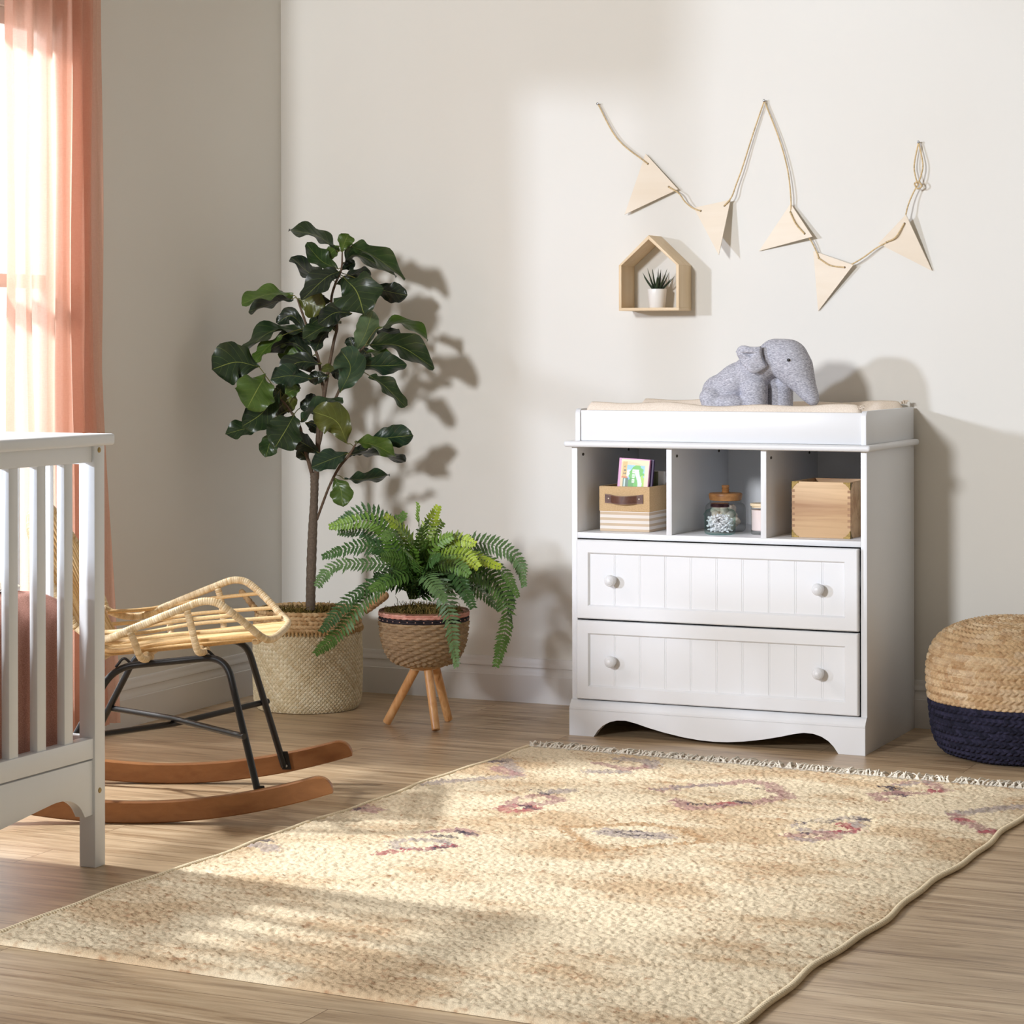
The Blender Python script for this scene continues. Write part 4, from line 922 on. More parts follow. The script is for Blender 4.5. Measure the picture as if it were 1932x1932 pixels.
def frond(via, tip, tone, dv=.05, dt=.1, ll=.040, roll=None, start=(890, 900)):
    B0 = dep(*Z3(start[0]+rng.uniform(-30, 30), start[1]), TD-rng.uniform(-.02, .02)); P = spline([B0]+[dep(*Z3(*q), TD-d) for q, d in zip(via, np.linspace(dv*.6, dv, len(via)))]+[dep(*Z3(*tip), TD-dt)], 120); P, s_ = resample(P, .0012)
    Lt = s_[-1]; T, _, _ = frames(P); roll = rng.uniform(.45, 1.3) if roll is None else roll
    c0, c1 = [np.array(S(*c)[:3]) for c in FT[tone]]; mb = MB(); tube(mb, P, np.linspace(.0016, .0005, len(P)), 5, col=np.array(S(74, 92, 44)[:3]))
    step = .0126; x = .03
    while x < Lt-.002:
        i = min(int(x/.0012), len(P)-2); f = x/Lt; t = T[i]
        h = np.cross(t, np.array([0, 0, 1.])); h /= np.linalg.norm(h)+1e-9
        if h@(CAM-P[i]) < 0: h = -h
        upv = np.cross(h, t); upv = upv if upv[2] > 0 else -upv; sd = h*math.cos(roll)-upv*math.sin(roll); nv_ = np.cross(sd, t)
        lenf = ll*(math.sin(math.pi*min(1, .10+.86*f**.9))**.65)*(1 if f > .12 else f/.12)
        for sg in (1, -1):
            le = lenf*rng.uniform(.85, 1.1); d = sd*sg*.93+t*.36; d /= np.linalg.norm(d); wd = t-d*(t@d); wd /= np.linalg.norm(wd); nn2 = np.cross(d, wd)
            if nn2[2] < 0: nn2 = -nn2
            c = c0+(c1-c0)*np.clip(f**(2.2 if tone in 'yl' else 1)*rng.uniform(.7, 1.2), 0, 1); bw = .0041*rng.uniform(.85, 1.15); crl = rng.uniform(-.1, .35)
            V = []
            for q_ in np.linspace(0, 1, 7):
                hw = bw*(.75+.35*math.sin(math.pi*q_*.9))*(1 if q_ < .7 else (1-q_)/.3*.98+.02); cen = P[i]+d*le*q_-nn2*le*crl*q_*q_+t*le*.12*q_*q_
                wob = .0011*math.sin(q_*19+x*900)
                V += [cen-wd*(hw+wob)+nn2*.0012, cen, cen+wd*(hw-wob)+nn2*.0012]
            mb.add(V, grid_faces(7, 3), c)
        x += step*(1 if f < .8 else .75)
    part('frond', mb, FERN.m, fern, 180, col=True)
FR = [  # (via points), tip, tone, depth at via, depth at tip
    ([(760, 420), (520, 160)], (195, 290), 'd', -.03, -.02), ([(740, 470), (560, 245)], (190, 285), 'l', .02, .03), ([(740, 520), (520, 330)], (260, 335), 'd', -.05, -.08),
    ([(740, 640), (420, 600), (200, 640)], (70, 805), 'g', .08, .12), ([(700, 520), (450, 450)], (120, 545), 'd', 0, .0),
    ([(760, 690), (520, 790), (330, 930)], (112, 1185), 'd', .08, .13), ([(780, 740), (600, 800), (440, 960), (260, 1190)], (68, 1362), 'm', .10, .17),
    ([(985, 520), (945, 280)], (935, 88), 'l', .05, .06), ([(960, 500), (1030, 300)], (1110, 110), 'y', .0, -.02), ([(940, 560), (1010, 380)], (1150, 240), 'l', -.04, -.08),
    ([(900, 560), (830, 350)], (650, 185), 'y', .03, .06), ([(880, 600), (740, 340)], (640, 400), 'm', .10, .16), ([(900, 520), (760, 280)], (830, 165), 'm', -.05, -.08),
    ([(1100, 560), (1400, 430), (1650, 470), (1790, 580)], (1838, 795), 'g', .0, .02), ([(1120, 620), (1400, 520), (1640, 640)], (1790, 885), 'm', .04, .06),
    ([(1150, 700), (1450, 690), (1650, 850), (1690, 1080)], (1595, 1490), 'm', .05, .07), ([(1120, 680), (1480, 640), (1700, 880)], (1740, 1160), 'd', -.02, -.03),
    ([(1060, 690), (1130, 820), (1200, 1020)], (1270, 1488), 'g', .16, .24), ([(1060, 580), (1200, 620), (1310, 770)], (1410, 985), 'd', .12, .16),
    ([(1100, 600), (1320, 520)], (1640, 632), 'y', .06, .10), ([(1060, 560), (1240, 400)], (1422, 430), 'y', .03, .07), ([(1080, 600), (1300, 520)], (1465, 645), 'y', .10, .15),
    ([(980, 700), (1050, 760)], (1170, 920), 'g', .18, .22), ([(860, 720), (760, 690)], (640, 640), 'd', .10, .15), ([(850, 760), (720, 760)], (560, 700), 'd', .02, .05),
    ([(930, 620), (1100, 450)], (1310, 350), 'm', -.06, -.12), ([(1150, 760), (1330, 720)], (1560, 830), 'd', -.04, -.05), ([(850, 620), (690, 480)], (500, 420), 'm', -.05, -.10),
    ([(960, 680), (900, 560)], (800, 470), 'm', .14, .20), ([(1000, 720), (1020, 600)], (1130, 540), 'd', .15, .22), ([(1200, 820), (1400, 800)], (1640, 1000), 'm', .02, .02)]
FR += [([(900, 560), (870, 420)], (780, 300), 'l', .08, .12), ([(940, 560), (960, 400)], (1020, 220), 'm', .06, .10), ([(1000, 580), (1090, 430)], (1240, 360), 'l', .04, .06),
    ([(860, 640), (760, 560)], (620, 540), 'm', .10, .16), ([(1060, 640), (1220, 600)], (1380, 700), 'm', .14, .2), ([(1080, 700), (1250, 730)], (1370, 900), 'd', .1, .14), ([(880, 700), (740, 720)], (520, 830), 'm', .12, .18), ([(1020, 620), (1120, 500)], (1290, 470), 'd', .02, .03)]
for v_, t_, tn, a_, b_ in FR: frond(v_, t_, tn, a_, b_)

# ================================================================== RATTAN ROCKING CHAIR
CO, cth, CWD, CR = np.array([-.454, -1.638, 0]), .403, .528, 1.587
CF = np.array([math.cos(cth), math.sin(cth), 0]); CL = np.array([-math.sin(cth), math.cos(cth), 0])
def cp(s, t, z): return CO+CF*s+CL*t+np.array([0, 0, z])
ch = thing('rocking_chair', 'rattan rocking chair with black metal frame on curved wooden runners', 'chair', cp(.05, .26, 0))
TEAK = wood('teak_runner', S(170, 116, 70), S(134, 84, 46), 'x', 1.0, .35, (.25, .75)); BLK = plain('black_metal', S(22, 21, 22), .38, .1)
def runner(t0):
    ss = np.concatenate([np.linspace(-.60, -.55, 10), np.linspace(-.54, .43, 40), .435+.05*np.sin(np.linspace(.1, 1, 10)*np.pi/2)]); V = []; th_ = .0125; hh_ = .052
    for s0 in ss:
        zb = s0*s0/2/CR+.0004; e = max(0, (s0-.435)/.05); e2 = max(0, (-.55-s0)/.05); e = max(e, e2); lo = zb+hh_*.0*e; hi = zb+hh_*math.sqrt(max(.02, 1-min(1, e)**2*.96))
        b_ = .003
        for tt, zz in ((-th_, lo+b_), (-th_+b_, lo), (th_-b_, lo), (th_, lo+b_), (th_, hi-b_), (th_-b_, hi), (-th_+b_, hi), (-th_, hi-b_)): V.append(cp(s0, t0+tt, zz))
    return MB().add(V, grid_faces(60, 8, False, True).tolist()+[list(range(8)), [59*8+i for i in range(7, -1, -1)]])
part('runner', runner(0.0), TEAK, ch, 30); part('runner', runner(CWD), TEAK, ch, 30)
def rounded(pts, r=.03, n=6):
    P = [np.array(p, float) for p in pts]; out = [P[0]]
    for a, b, c in zip(P[:-2], P[1:-1], P[2:]):
        u = (a-b)/np.linalg.norm(a-b); v = (c-b)/np.linalg.norm(c-b)
        for f in np.linspace(0, 1, n): out.append((b+u*r*(1-f))*(1-f)+(b+v*r*f)*f if False else (1-f)**2*(b+u*r)+2*f*(1-f)*b+f*f*(b+v*r))
    out.append(P[-1]); return np.array(out)
def leg_frame(t0, tt, sg):
    pts = [cp(.306, t0, .048), cp(.213, tt, .3945), cp(-.065, tt, .3665), cp(-.245, t0, .030)]
    mb = MB(); tube(mb, rounded(pts, .055, 10), .0088, 12); f = part('leg_frame', mb, BLK, ch, 40)
    for s0, z0 in ((.309, .062), (-.248, .045)):
        mb = MB(); box(mb, -.012, .012, -.002, .002, -.022, .026, .0008, 1, lambda V: cp(s0, t0+sg*.001, z0)+V[:, :1]*CF+V[:, 1:2]*CL+V[:, 2:]*np.array([.0, 0, 1])-V[:, 2:]*CF*.2); b = part('mounting_plate', mb, BLK, f)
        mb = MB(); ellipsoid(mb, cp(s0+.003, t0+sg*.0035, z0-.012), (.004, .0025, .004)); part('screw', mb, plain('screw_steel', S(190, 190, 190), .3, Metallic=.9), b)
leg_frame(.016, .085, 1); leg_frame(CWD-.016, CWD-.085, -1)
mb = MB(); J = [cp(.2655, .03, .205), cp(.2655, CWD-.03, .222), cp(-.155, .03, .200), cp(-.150, CWD-.04, .205)]; Xc = cp(.052, .264, .2065)
tube(mb, np.array([J[0], Xc+np.array([0, 0, .006]), J[3]]), .0078, 10); tube(mb, np.array([J[1], Xc-np.array([0, 0, .008]), J[2]]), .0078, 10); part('cross_brace', mb, BLK, ch, 40)
# seat shell
RAT = attrmat('rattan_cane', .45, 200, .14, .2, .4)
ctr = .264
nearrim = [(-.16, .075, .470), (-.115, .040, .448), (-.067, .012, .446), (-.006, .004, .470), (.060, .002, .497), (.123, .000, .522), (.155, .000, .5345), (.178, .000, .5385), (.203, .002, .534), (.228, .006, .518), (.253, .014, .497), (.278, .026, .474), (.300, .040, .452), (.3165, .056, .4395), (.324, .085, .436)]
front_ = [(.328, .14, .434), (.330, ctr, .433)]
half_ = nearrim+front_; full = half_+[(s0, 2*ctr-t0, z0) for s0, t0, z0 in half_[::-1][1:]]
rimP = spline([cp(*q) for q in full], 400); mb = MB(); wrapped(mb, rimP, .0098)
shell = part('seat_rim', mb, RAT, ch, 60, col=True, label='cane-wrapped curved seat rim')
# long seat canes running front to back
canec = (np.array(S(204, 162, 104)[:3]), np.array(S(240, 210, 160)[:3]))
def seatz(s0, t0):   # shell height across its width
    d = abs(t0-ctr)/.264; base_ = .394+.105*max(0, s0+.10)*1.0+.0; rise = (.075+.11*max(0, s0+.1))*max(0, (d-.62)/.38)**1.5
    return base_+rise
mb = MB()
for t0 in np.linspace(.115, 2*ctr-.115, 17):
    P = [cp(-.15, t0, .425), cp(-.10, t0, .398), cp(.0, t0, .404), cp(.15, t0, .4185), cp(.27, t0, .4315), cp(.326, t0, .437)]; tube(mb, spline(P, 20), .0066, 7, col=canec[0]+(canec[1]-canec[0])*rng.random())
part('seat_canes', mb, RAT, ch, 60, col=True)
for sgn in (0, 1):
    mir = (lambda t0: 2*ctr-t0) if sgn else (lambda t0: t0)
    for (ta, za, tb_, zb_, s1) in ((.012, .475, .004, .505, .252), (.035, .445, .022, .468, .287), (.072, .420, .055, .447, .305)):
        mb = MB(); P = [cp(-.15, mir(ta+.075), za-.012), cp(-.05, mir(ta), za-.012), cp(.08, mir((ta+tb_)/2), (za+zb_)/2-.004), cp(s1, mir(tb_+.004), zb_)]
        tube(mb, spline(P, 24), .0052, 7, col=canec[0]+(canec[1]-canec[0])*rng.random()); part('side_cane', mb, RAT, ch, 60, col=True)
    for s0 in (-.012, .128):
        zr = .468 if s0 < 0 else .522; zl = .385 if s0 < 0 else .402
        mb = MB(); wrapped(mb, spline([cp(s0, mir(.004), zr), cp(s0+.012, mir(.006), (zr+zl)/2+.015), cp(s0+.022, mir(.035), zl+.014), cp(s0+.03, mir(.075), zl+.003), cp(s0+.032, mir(.13), zl+.002)], 40), .0092, amp=.14)
        part('side_rib', mb, RAT, ch, 60, col=True)
for s0, z0 in ((-.10, .384), (.015, .392), (.15, .407), (.285, .424)):
    mb = MB(); wrapped(mb, spline([cp(s0, .08, z0+.006), cp(s0, .15, z0), cp(s0, ctr, z0-.001), cp(s0, 2*ctr-.15, z0), cp(s0, 2*ctr-.08, z0+.006)], 40), .0075); part('seat_rib', mb, RAT, ch, 60, col=True)
mb = MB()
for s0, t0, z0 in ((.165, .09, .399), (.165, 2*ctr-.09, .399), (-.04, .09, .380), (-.04, 2*ctr-.09, .380)): tube(mb, rounded([cp(s0-.02, t0, z0-.014), cp(s0, t0, z0+.012), cp(s0+.022, t0, z0-.010)], .012, 5), .0035, 8)
part('seat_clamps', mb, BLK, ch)
# back fan
top = [(-.155, .062, .468), (-.20, .03, .56), (-.245, .045, .65), (-.275, .10, .715), (-.285, .18, .75), (-.288, ctr, .76)]
arch = top+[(a, 2*ctr-b, c) for a, b, c in top[::-1][1:]]; mb = MB(); wrapped(mb, spline([cp(*q) for q in arch], 300), .0098); part('back_rim', mb, RAT, ch, 60, col=True)
mb = MB()
for k in range(19):
    f = k/18; ta = .12+f*(2*ctr-.24); i = 1+f*(len(arch)-3); i0 = int(i); q = np.array(arch[i0])*(1-(i-i0))+np.array(arch[min(i0+1, len(arch)-1)])*(i-i0)
    P = [cp(-.115, ta, .405), cp(-.15, ta+(q[1]-ta)*.25, .455), cp(*(np.array([-.195, ta+(q[1]-ta)*.55, .56]))), cp(*(q*np.array([1, 1, 1])))]
    if q[2] < .56: P[2] = (P[1]+P[3])/2
    tube(mb, spline(P, 20), .0055, 7, col=canec[0]+(canec[1]-canec[0])*rng.random())
part('back_canes', mb, RAT, ch, 60, col=True)
mb = MB(); wrapped(mb, spline([cp(-.165, .075, .485), cp(-.185, .16, .50), cp(-.19, ctr, .505), cp(-.185, 2*ctr-.16, .50), cp(-.165, 2*ctr-.075, .485)], 60), .008); part('back_rib', mb, RAT, ch, 60, col=True)

# ================================================================== CRIB
cx1, cx0 = -.25, -.292; yp = -2.062
crib = thing('baby_crib', 'white slatted baby crib at the left edge in front of the rocking chair', 'crib', (cx1-.1, yp-.4, 0))
part('corner_post', box(MB(), cx0, cx1, yp-.040, yp, 0, .937, .002), CRIBW, crib)
part('corner_post', box(MB(), cx0, cx1, yp-1.38, yp-1.34, 0, .937, .002), CRIBW, crib)
def caprail(x0, x1, y0, y1): return box(MB(), x0, x1, y0, y1, .937, .963, .007, 3)
part('top_cap', caprail(cx0-.016, cx1+.016, yp-1.40, yp+.020), CRIBW, crib)
part('side_top_rail', box(MB(), cx0+.008, cx1-.006, yp-1.34, yp-.040, .900, .937, .002), CRIBW, crib)
part('side_bottom_rail', box(MB(), cx0+.008, cx1-.004, yp-1.34, yp-.040, .243, .288, .002), CRIBW, crib)
for k in range(13):
    y0 = yp-.111-.100*k; part('slat', box(MB(), cx0+.013, cx1-.008, y0-.033, y0, .285, .903, .003), CRIBW, crib)
apr = [(yp-.040, .239), (yp-.040, .118), (yp-.070, .117)]+[tuple(p) for p in spline([(yp-.070, .117), (yp-.090, .143), (yp-.125, .162), (yp-.170, .168), (yp-.22, .164), (yp-.30, .155), (yp-.39, .145), (yp-.53, .128), (yp-.69, .122)], 24)[1:]]
apr2 = [(2*(yp-.69)-a, b) for a, b in apr[::-1][1:]]
part('side_apron', prism(MB(), apr+apr2, cx0+.010, cx1-.006, 'x', .001), CRIBW, crib, 25)
# long far side, running away from the panel along the back
part('end_top_rail', box(MB(), -.93, cx0, yp-.036, yp-.004, .895, .937, .002), CRIBW, crib)
part('end_cap', caprail(-.99, cx0-.016, yp-.045, yp+.015), CRIBW, crib)
part('end_bottom_rail', box(MB(), -.93, cx0, yp-.034, yp-.008, .243, .290, .002), CRIBW, crib)
for k in range(6):
    x0 = cx0-.085-.0915*k; part('end_slat', box(MB(), x0-.034, x0, yp-.029, yp-.013, .288, .897, .003), CRIBW, crib)
part('corner_post', box(MB(), -.972, -.93, yp-.040, yp, 0, .937, .002), CRIBW, crib)
part('corner_post', box(MB(), -.972, -.93, yp-1.38, yp-1.34, 0, .937, .002), CRIBW, crib)
part('end_top_rail', box(MB(), -.93, cx0, yp-1.376, yp-1.344, .895, .937, .002), CRIBW, crib)
part('side_top_rail', box(MB(), -.968, -.936, yp-1.34, yp-.04, .895, .937, .002), CRIBW, crib)
for z0 in (.927, .170):
    mb = MB(); ellipsoid(mb, (cx1, yp-.022, z0), (.003, .0062, .0062)); part('bolt', mb, plain('brass_bolt', S(168, 146, 96), .35, Metallic=.8), crib)
PINK = fabric('dusty_rose_knit', S(166, 118, 104), S(206, 160, 146), (500, 500, 500), .95, .6)
nx, ny = 60, 90; x0, x1, y0, y1 = -.925, cx0-.006, yp-1.325, yp-.055
U_, W_ = np.meshgrid(np.linspace(-1, 1, nx), np.linspace(-1, 1, ny), indexing='ij')
def pillow_shape(p=10):
    mb = MB(); X = (x0+x1)/2+(x1-x0)/2*np.sign(U_)*np.abs(U_)**.7; Y = (y0+y1)/2+(y1-y0)/2*np.sign(W_)*np.abs(W_)**.7
    d = np.maximum(np.abs(U_)**14, np.abs(W_)**10); Zt = .628-.05*d-.010*np.abs(W_)**2+.004*np.sin(X*21+Y*13)
    mb.add(np.stack([X, Y, Zt], -1).reshape(-1, 3), grid_faces(nx, ny)); return mb, X, Y, Zt
mb, X, Y, Zt = pillow_shape()
bd = [i*ny for i in range(nx)]+[(nx-1)*ny+j for j in range(1, ny)]+[i*ny+ny-1 for i in range(nx-2, -1, -1)]+[j for j in range(ny-2, 0, -1)]
top_ = np.concatenate(mb.V)[bd]; cen = np.array([(x0+x1)/2, (y0+y1)/2, 0]); rows = [bd]
for q, zz in enumerate((.54, .46, .38, .30, .262)):
    R = top_.copy(); wob = np.array([.006*math.sin(i*.55)*(q+1)/5*(1 if i < 200 else 1) for i in range(len(bd))]); R[:, 0] -= np.abs(wob)*.8*np.sign(R[:, 0]-cen[0]); R[:, 1] -= .5*np.abs(wob)*np.sign(R[:, 1]-cen[1]); R[:, 2] = zz
    st0 = mb.n; mb.add(R, []); rows.append(list(range(st0, st0+len(bd))))
for a, b in zip(rows[:-1], rows[1:]): mb.F += [[a[i], b[i], b[(i+1) % len(bd)], a[(i+1) % len(bd)]] for i in range(len(bd))]
tag(part('crib_mattress', mb, PINK, None, 60, origin=(cen[0], cen[1], .262)), 'mattress under a dusty rose knit cover inside the white crib', 'mattress')
CREAM = fabric('cream_sherpa', S(226, 214, 192), S(246, 238, 222), (240, 240, 240), .95, .8)
nx2, ny2 = 36, 36; mb = MB(); U2, W2 = np.meshgrid(np.linspace(-1, 1, nx2), np.linspace(-1, 1, ny2), indexing='ij')
X2 = -.50+.155*U2; Y2 = yp-.41+.23*W2; sup = np.maximum(np.abs(U2)**6, np.abs(W2)**6); Zt2 = .634+.022*np.sqrt(np.clip(1-sup, 0, 1))+.002*np.sin(X2*90)*np.sin(Y2*80)
a = np.stack([X2, Y2, Zt2], -1).reshape(-1, 3); b = a.copy(); b[:, 2] = .6315; F = grid_faces(nx2, ny2).tolist(); nq = len(a); mb.add(np.concatenate([a, b]), F+[[i+nq for i in f[::-1]] for f in F])
tag(part('folded_blanket', mb, CREAM, None, 60, origin=(-.5, yp-.41, .63)), 'cream fleece blanket folded on the dusty rose crib mattress', 'blanket')

# ================================================================== CURTAIN
CM = M('pink_linen_sheer'); CM.t.nodes.remove(CM.b); v = CM.coord('Object', (600, 600, 90)); n = CM.noise(v, 1, 3); v2 = CM.coord('Object', (90, 90, 900)); n2 = CM.noise(v2, 1, 3)
cc_ = CM.mix(.5, CM.ramp(n, [(.3, S(226, 176, 154)), (.7, S(240, 200, 182))]), CM.ramp(n2, [(.3, S(228, 178, 156)), (.7, S(242, 204, 186))]))
df = CM.n('ShaderNodeBsdfDiffuse'); tl = CM.n('ShaderNodeBsdfTranslucent'); tp = CM.n('ShaderNodeBsdfTransparent'); m1 = CM.n('ShaderNodeMixShader'); m2 = CM.n('ShaderNodeMixShader')
CM.L(cc_, df.inputs[0]); CM.L(CM.mix(.6, cc_, S(255, 222, 206)), tl.inputs[0]); tp.inputs[0].default_value = (1, .91, .87, 1); m1.inputs[0].default_value = .55; m2.inputs[0].default_value = .13
CM.L(df.outputs[0], m1.inputs[1]); CM.L(tl.outputs[0], m1.inputs[2]); CM.L(m1.outputs[0], m2.inputs[1]); CM.L(tp.outputs[0], m2.inputs[2]); CM.L(m2.outputs[0], CM.t.nodes['Material Output'].inputs[0])
ns, nz_ = 260, 60; q = np.linspace(0, 1, ns); zz = np.linspace(.035, H-.002, nz_); Q, ZZ = np.meshgrid(q, zz, indexing='ij')
flare = np.clip((1.1-ZZ)/1.1, 0, 1)
ctl_y = np.interp(q, [0, .10, .18, .26, .36, .48, .58, .66, .74, .82, .90, 1], [-.612, -.637, -.66, -.685, -.712, -.756, -.805, -.85, -.905, -.95, -1.005, -1.045])
fold = .030*np.sin(q*2*np.pi*6.0+.6)+.012*np.sin(q*2*np.pi*13+2)
Yc = ctl_y[:, None]+(.085*flare*(1-Q)**1.5)+.02*flare*np.sin(Q*9); Xc_ = -1.252+.62*fold[:, None]*(1+.25*flare)+.004*np.sin(ZZ*5+Q*20)
cur_ = thing('curtain', 'sheer dusty pink curtain panel hanging in front of the left window', 'curtain', (-1.2, -.85, .035))
part('curtain_panel', MB().add(np.stack([Xc_, Yc, ZZ], -1).reshape(-1, 3), grid_faces(ns, nz_)), CM.m, cur_, 180)

# ================================================================== RUG
rug = thing('area_rug', 'cream and tan wool rug with small diamond motifs and white fringe', 'rug', (.74, -1.3, 0))
FL, FRr, NL, NR = np.array([-.005, -.285]), np.array([1.525, -.385]), np.array([-.075, -2.75]), np.array([1.455, -2.85])
na, nb_ = 420, 560; A, Bq = np.meshgrid(np.linspace(0, 1, na), np.linspace(0, 1, nb_), indexing='ij')
XY = (FL*(1-A[..., None])+FRr*A[..., None])*(1-Bq[..., None])+(NL*(1-A[..., None])+NR*A[..., None])*Bq[..., None]
edge = np.sin(XY[..., 1]*9)*.006+np.sin(XY[..., 1]*23+1)*.003; XY[..., 0] += edge*(np.abs(A-.5)*2)**6
def vnoise(x, y, seed):
    ix, iy = np.floor(x), np.floor(y); fx, fy = x-ix, y-iy; fx = fx*fx*(3-2*fx); fy = fy*fy*(3-2*fy)
    h = lambda a, b: hashf(a+seed*7.1, b+seed*3.3)
    return h(ix, iy)*(1-fx)*(1-fy)+h(ix+1, iy)*fx*(1-fy)+h(ix, iy+1)*(1-fx)*fy+h(ix+1, iy+1)*fx*fy
X, Y = XY[..., 0], XY[..., 1]
n1 = vnoise(X*46, Y*120, 1)*.5+vnoise(X*110, Y*230, 2)*.5; n2 = vnoise(X*3.0, Y*6.5, 3)*.55+vnoise(X*7, Y*24, 4)*.45; n3 = vnoise(X*140, Y*140, 5)
cr_, tn_, dk_ = [np.array(S(*c)[:3]) for c in ((230, 213, 184), (204, 177, 143), (170, 130, 98))]
# broad woven lozenges, cream against tan
lx, ly = X/.50+.15*np.sin(Y*3), Y/.62; loz = np.abs(((lx+ly) % 1)-.5)+np.abs(((lx-ly) % 1)-.5)
mixv = np.clip((loz-.5)*1.5+(n2-.5)*2.4+(n1-.5)*.8+.34, 0, 1)[..., None]
colr = cr_+(tn_-cr_)*mixv*.9; spk = (np.clip(n1-.66, 0, 1)*4*(.35+mixv[..., 0]))[..., None]; colr = colr+(dk_-colr)*np.clip(spk, 0, .8)
def paint(pix, col, width, jag=.017, thr=.5, cover=.8, closed=False):
    global colr
    P = [at(u, v, 'z', .012)[:2] for u, v in pix]
    if closed: P.append(P[0])
    dx_ = (n1-.5)*jag*2; Xp, Yp = X+dx_*1.5, Y+(n3-.5)*jag*.8; best = np.full(X.shape, 9.)
    for a, b in zip(P[:-1], P[1:]):
        ab = b-a; L2 = ab@ab+1e-12; tt = np.clip(((Xp-a[0])*ab[0]+(Yp-a[1])*ab[1])/L2, 0, 1); best = np.minimum(best, np.hypot(Xp-a[0]-tt*ab[0], Yp-a[1]-tt*ab[1]))
    m_ = (best < width/2)*(cover*(.30+1.0*n1+.3*n3)); colr = colr+(np.array(S(*col)[:3])-colr)*np.clip(m_, 0, 1)[..., None]
GY, MV, RD, DKk, CRM, TN2 = (172, 158, 152), (172, 134, 130), (170, 90, 96), (78, 70, 82), (236, 218, 186), (188, 152, 114)
k2 = lambda a, b: (900+a/3.22, 1380+b/3.22); k3 = lambda a, b: (1400+a/3.632, 1380+b/3.632); k1 = lambda a, b: (400+a/3.22, 1380+b/3.22)
def strokes(kf, items):
    for pts, col, wd in items: paint([kf(*p) for p in pts], col, wd)
strokes(k2, [([(880, 165), (1080, 185), (1060, 215)], GY, .05), ([(730, 190), (800, 205), (920, 235), (1040, 210)], MV, .035), ([(840, 186), (875, 184)], DKk, .016), ([(700, 245), (880, 245)], GY, .05),
    ([(1125, 352), (1300, 330), (1480, 318), (1660, 300), (1780, 320), (1890, 400), (1700, 428), (1500, 450), (1300, 468), (1220, 420)], MV, .045), ([(1130, 352), (1300, 332), (1470, 322)], GY, .03), ([(1670, 340), (1720, 345)], DKk, .018), ([(1310, 440), (1520, 448)], DKk, .014), ([(1480, 435), (1540, 436)], RD, .03), ([(1580, 425), (1670, 432)], DKk, .02), ([(1260, 350), (1600, 330), (1750, 385), (1450, 425), (1260, 380)], CRM, .03),
    ([(120, 465), (220, 485), (370, 465), (290, 445), (120, 460)], RD, .035), ([(190, 450), (240, 400), (420, 385), (540, 420), (380, 440), (290, 440)], MV, .035), ([(370, 360), (440, 375)], DKk, .035), ([(440, 365), (600, 350)], GY, .05), ([(300, 445), (340, 470)], DKk, .02), ([(90, 460), (200, 400), (480, 340), (640, 345), (560, 430), (380, 480), (250, 520)], CRM, .025),
    ([(820, 610), (1090, 632)], GY, .085), ([(810, 607), (1000, 605)], DKk, .014), ([(900, 625), (1090, 634)], DKk, .016), ([(520, 585), (650, 665), (720, 725), (1000, 700), (1410, 670), (1250, 590), (1000, 560), (540, 580)], TN2, .03)])
strokes(k3, [([(890, 435), (960, 470), (1140, 450), (1080, 425), (900, 430)], MV, .035), ([(970, 375), (1060, 385), (1040, 410), (1140, 450)], DKk, .025), ([(1060, 362), (1280, 340), (1390, 405), (1200, 425), (1040, 415)], MV, .032), ([(1080, 368), (1250, 345)], GY, .03), ([(1290, 410), (1350, 405)], RD, .03), ([(820, 430), (930, 490), (1250, 440), (1440, 415)], CRM, .025),
    ([(370, 640), (560, 600), (760, 580), (830, 680), (640, 690), (460, 680), (370, 640)], GY, .035), ([(440, 622), (590, 615), (640, 600)], DKk, .028), ([(780, 590), (890, 605)], DKk, .035), ([(690, 630), (740, 650), (820, 680), (640, 688)], RD, .03), ([(330, 710), (560, 690), (640, 725), (440, 745), (330, 712)], MV, .035), ([(410, 690), (460, 698)], DKk, .02), ([(400, 735), (480, 750)], GY, .04), ([(270, 700), (500, 620), (800, 545), (950, 610), (760, 740), (480, 770)], CRM, .025),
    ([(1460, 565), (1600, 545), (1930, 510)], GY, .05), ([(1460, 570), (1500, 605), (1620, 650), (1680, 690), (1740, 680)], MV, .04), ([(1490, 600), (1540, 605)], RD, .03), ([(1660, 690), (1740, 682)], RD, .03)])
strokes(k1, [([(1300, 315), (1500, 295), (1860, 270), (1780, 170), (1680, 180)], GY, .045), ([(1670, 178), (1760, 180)], DKk, .03), ([(1730, 220), (1840, 260)], MV, .05), ([(820, 460), (880, 450), (970, 475)], MV, .07), ([(860, 460), (890, 470)], DKk, .03),
    ([(1330, 610), (1400, 600), (1530, 595), (1580, 625)], MV, .035), ([(1490, 600), (1570, 622)], DKk, .03), ([(1340, 630), (1460, 640)], DKk, .022), ([(1100, 665), (1280, 655), (1400, 660), (1460, 690), (1280, 718), (1130, 705), (1100, 665)], GY, .03), ([(1000, 740), (1200, 718), (1330, 708), (1480, 695)], RD, .025), ([(1340, 710), (1470, 700)], DKk, .022),
    ([(220, 665), (340, 660)], DKk, .03), ([(230, 680), (350, 700), (360, 720)], GY, .05)])
hz = .011+.0035*(vnoise(X*180, Y*180, 8)-.5)*2+.0018*(n1-.5)*2; eb = np.minimum(np.minimum(A, 1-A)*na, np.minimum(Bq, 1-Bq)*nb_); hz = hz*np.clip(.35+eb/4, 0, 1)
RUGM = attrmat('wool_pile', .95, 420, .22, .9, .1)
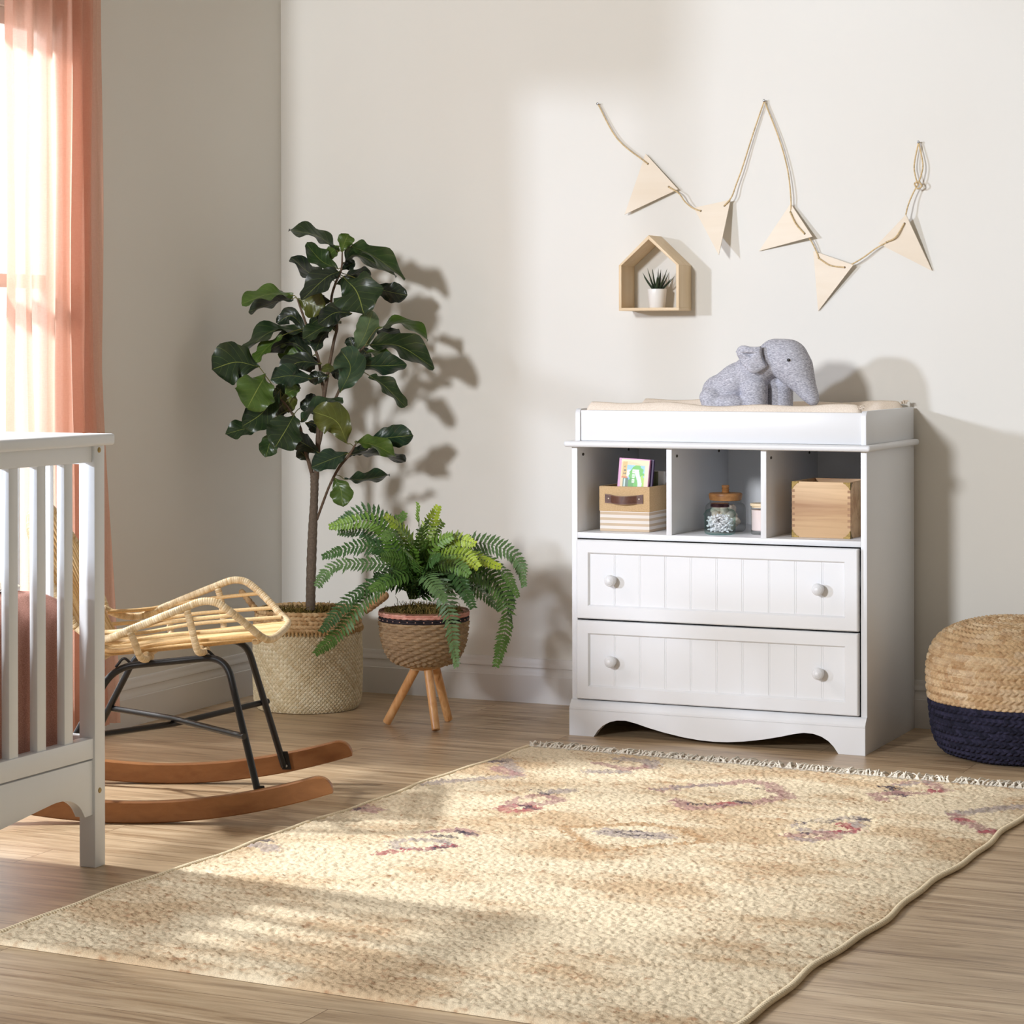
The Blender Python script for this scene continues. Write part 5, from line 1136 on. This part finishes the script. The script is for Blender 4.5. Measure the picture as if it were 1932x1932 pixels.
n_ = na*nb_; tp_ = np.stack([X, Y, hz], -1).reshape(-1, 3); bt = tp_.copy(); bt[:, 2] = .0008; mb = MB(); Fg = grid_faces(na, nb_)
bd = [i*nb_ for i in range(na)]+[(na-1)*nb_+j for j in range(1, nb_)]+[i*nb_+nb_-1 for i in range(na-2, -1, -1)]+[j for j in range(nb_-2, 0, -1)]
mb.add(tp_, Fg, colr.reshape(-1, 3)); mb.add(bt[bd], [], colr.reshape(-1, 3)[bd]); L_ = len(bd)
mb.F += [[bd[i], n_+i, n_+(i+1) % L_, bd[(i+1) % L_]] for i in range(L_)]
part('pile', mb, RUGM, rug, 180, col=True)
mb = MB(); fr = random.Random(11); cream = np.array(S(242, 234, 220)[:3])
for k in range(150):
    f = (k+.5)/150; p = FL+(FRr-FL)*f; base3 = np.array([p[0], p[1]-.004, .010])
    nst = 4; lean = fr.uniform(-.018, .018); knot = base3+np.array([lean*.4, .016, fr.uniform(.002, .008)])
    for j in range(nst):
        b0 = base3+np.array([(j-1.5)*.0026, 0, 0]); e = knot+np.array([lean+fr.uniform(-.014, .014), fr.uniform(.03, .058), 0]); e[2] = fr.uniform(.003, .012); mdl = (knot+e)/2+np.array([fr.uniform(-.008, .008), 0, fr.uniform(0, .010)])
        tube(mb, spline([b0, knot, mdl, e], 10), [.0019]*5+[.0017]*3+[.0015, .001], 5, col=cream*fr.uniform(.78, 1.08))
    ellipsoid(mb, knot, (.0034, .0042, .0034), None, 8, 6); mb.C[-1] = np.tile(cream, (len(mb.V[-1]), 1))
part('fringe', mb, attrmat('cotton_fringe', .95, 800, .2, .4, .1), rug, 180, col=True, kind='stuff', label='off-white knotted fringe')
mb = MB(); P = XY[:, -1]
for side_ in (0, -1):
    P = np.stack([XY[side_, :, 0], XY[side_, :, 1], np.full(nb_, .008)], 1); PP, ss_ = resample(P, .003); mb = MB(); tube(mb, PP, .0062+.0012*np.sin(ss_/.009*2*np.pi), 7, col=np.array(S(238, 220, 188)[:3])); part('bound_edge', mb, RUGM, rug, 180, col=True)
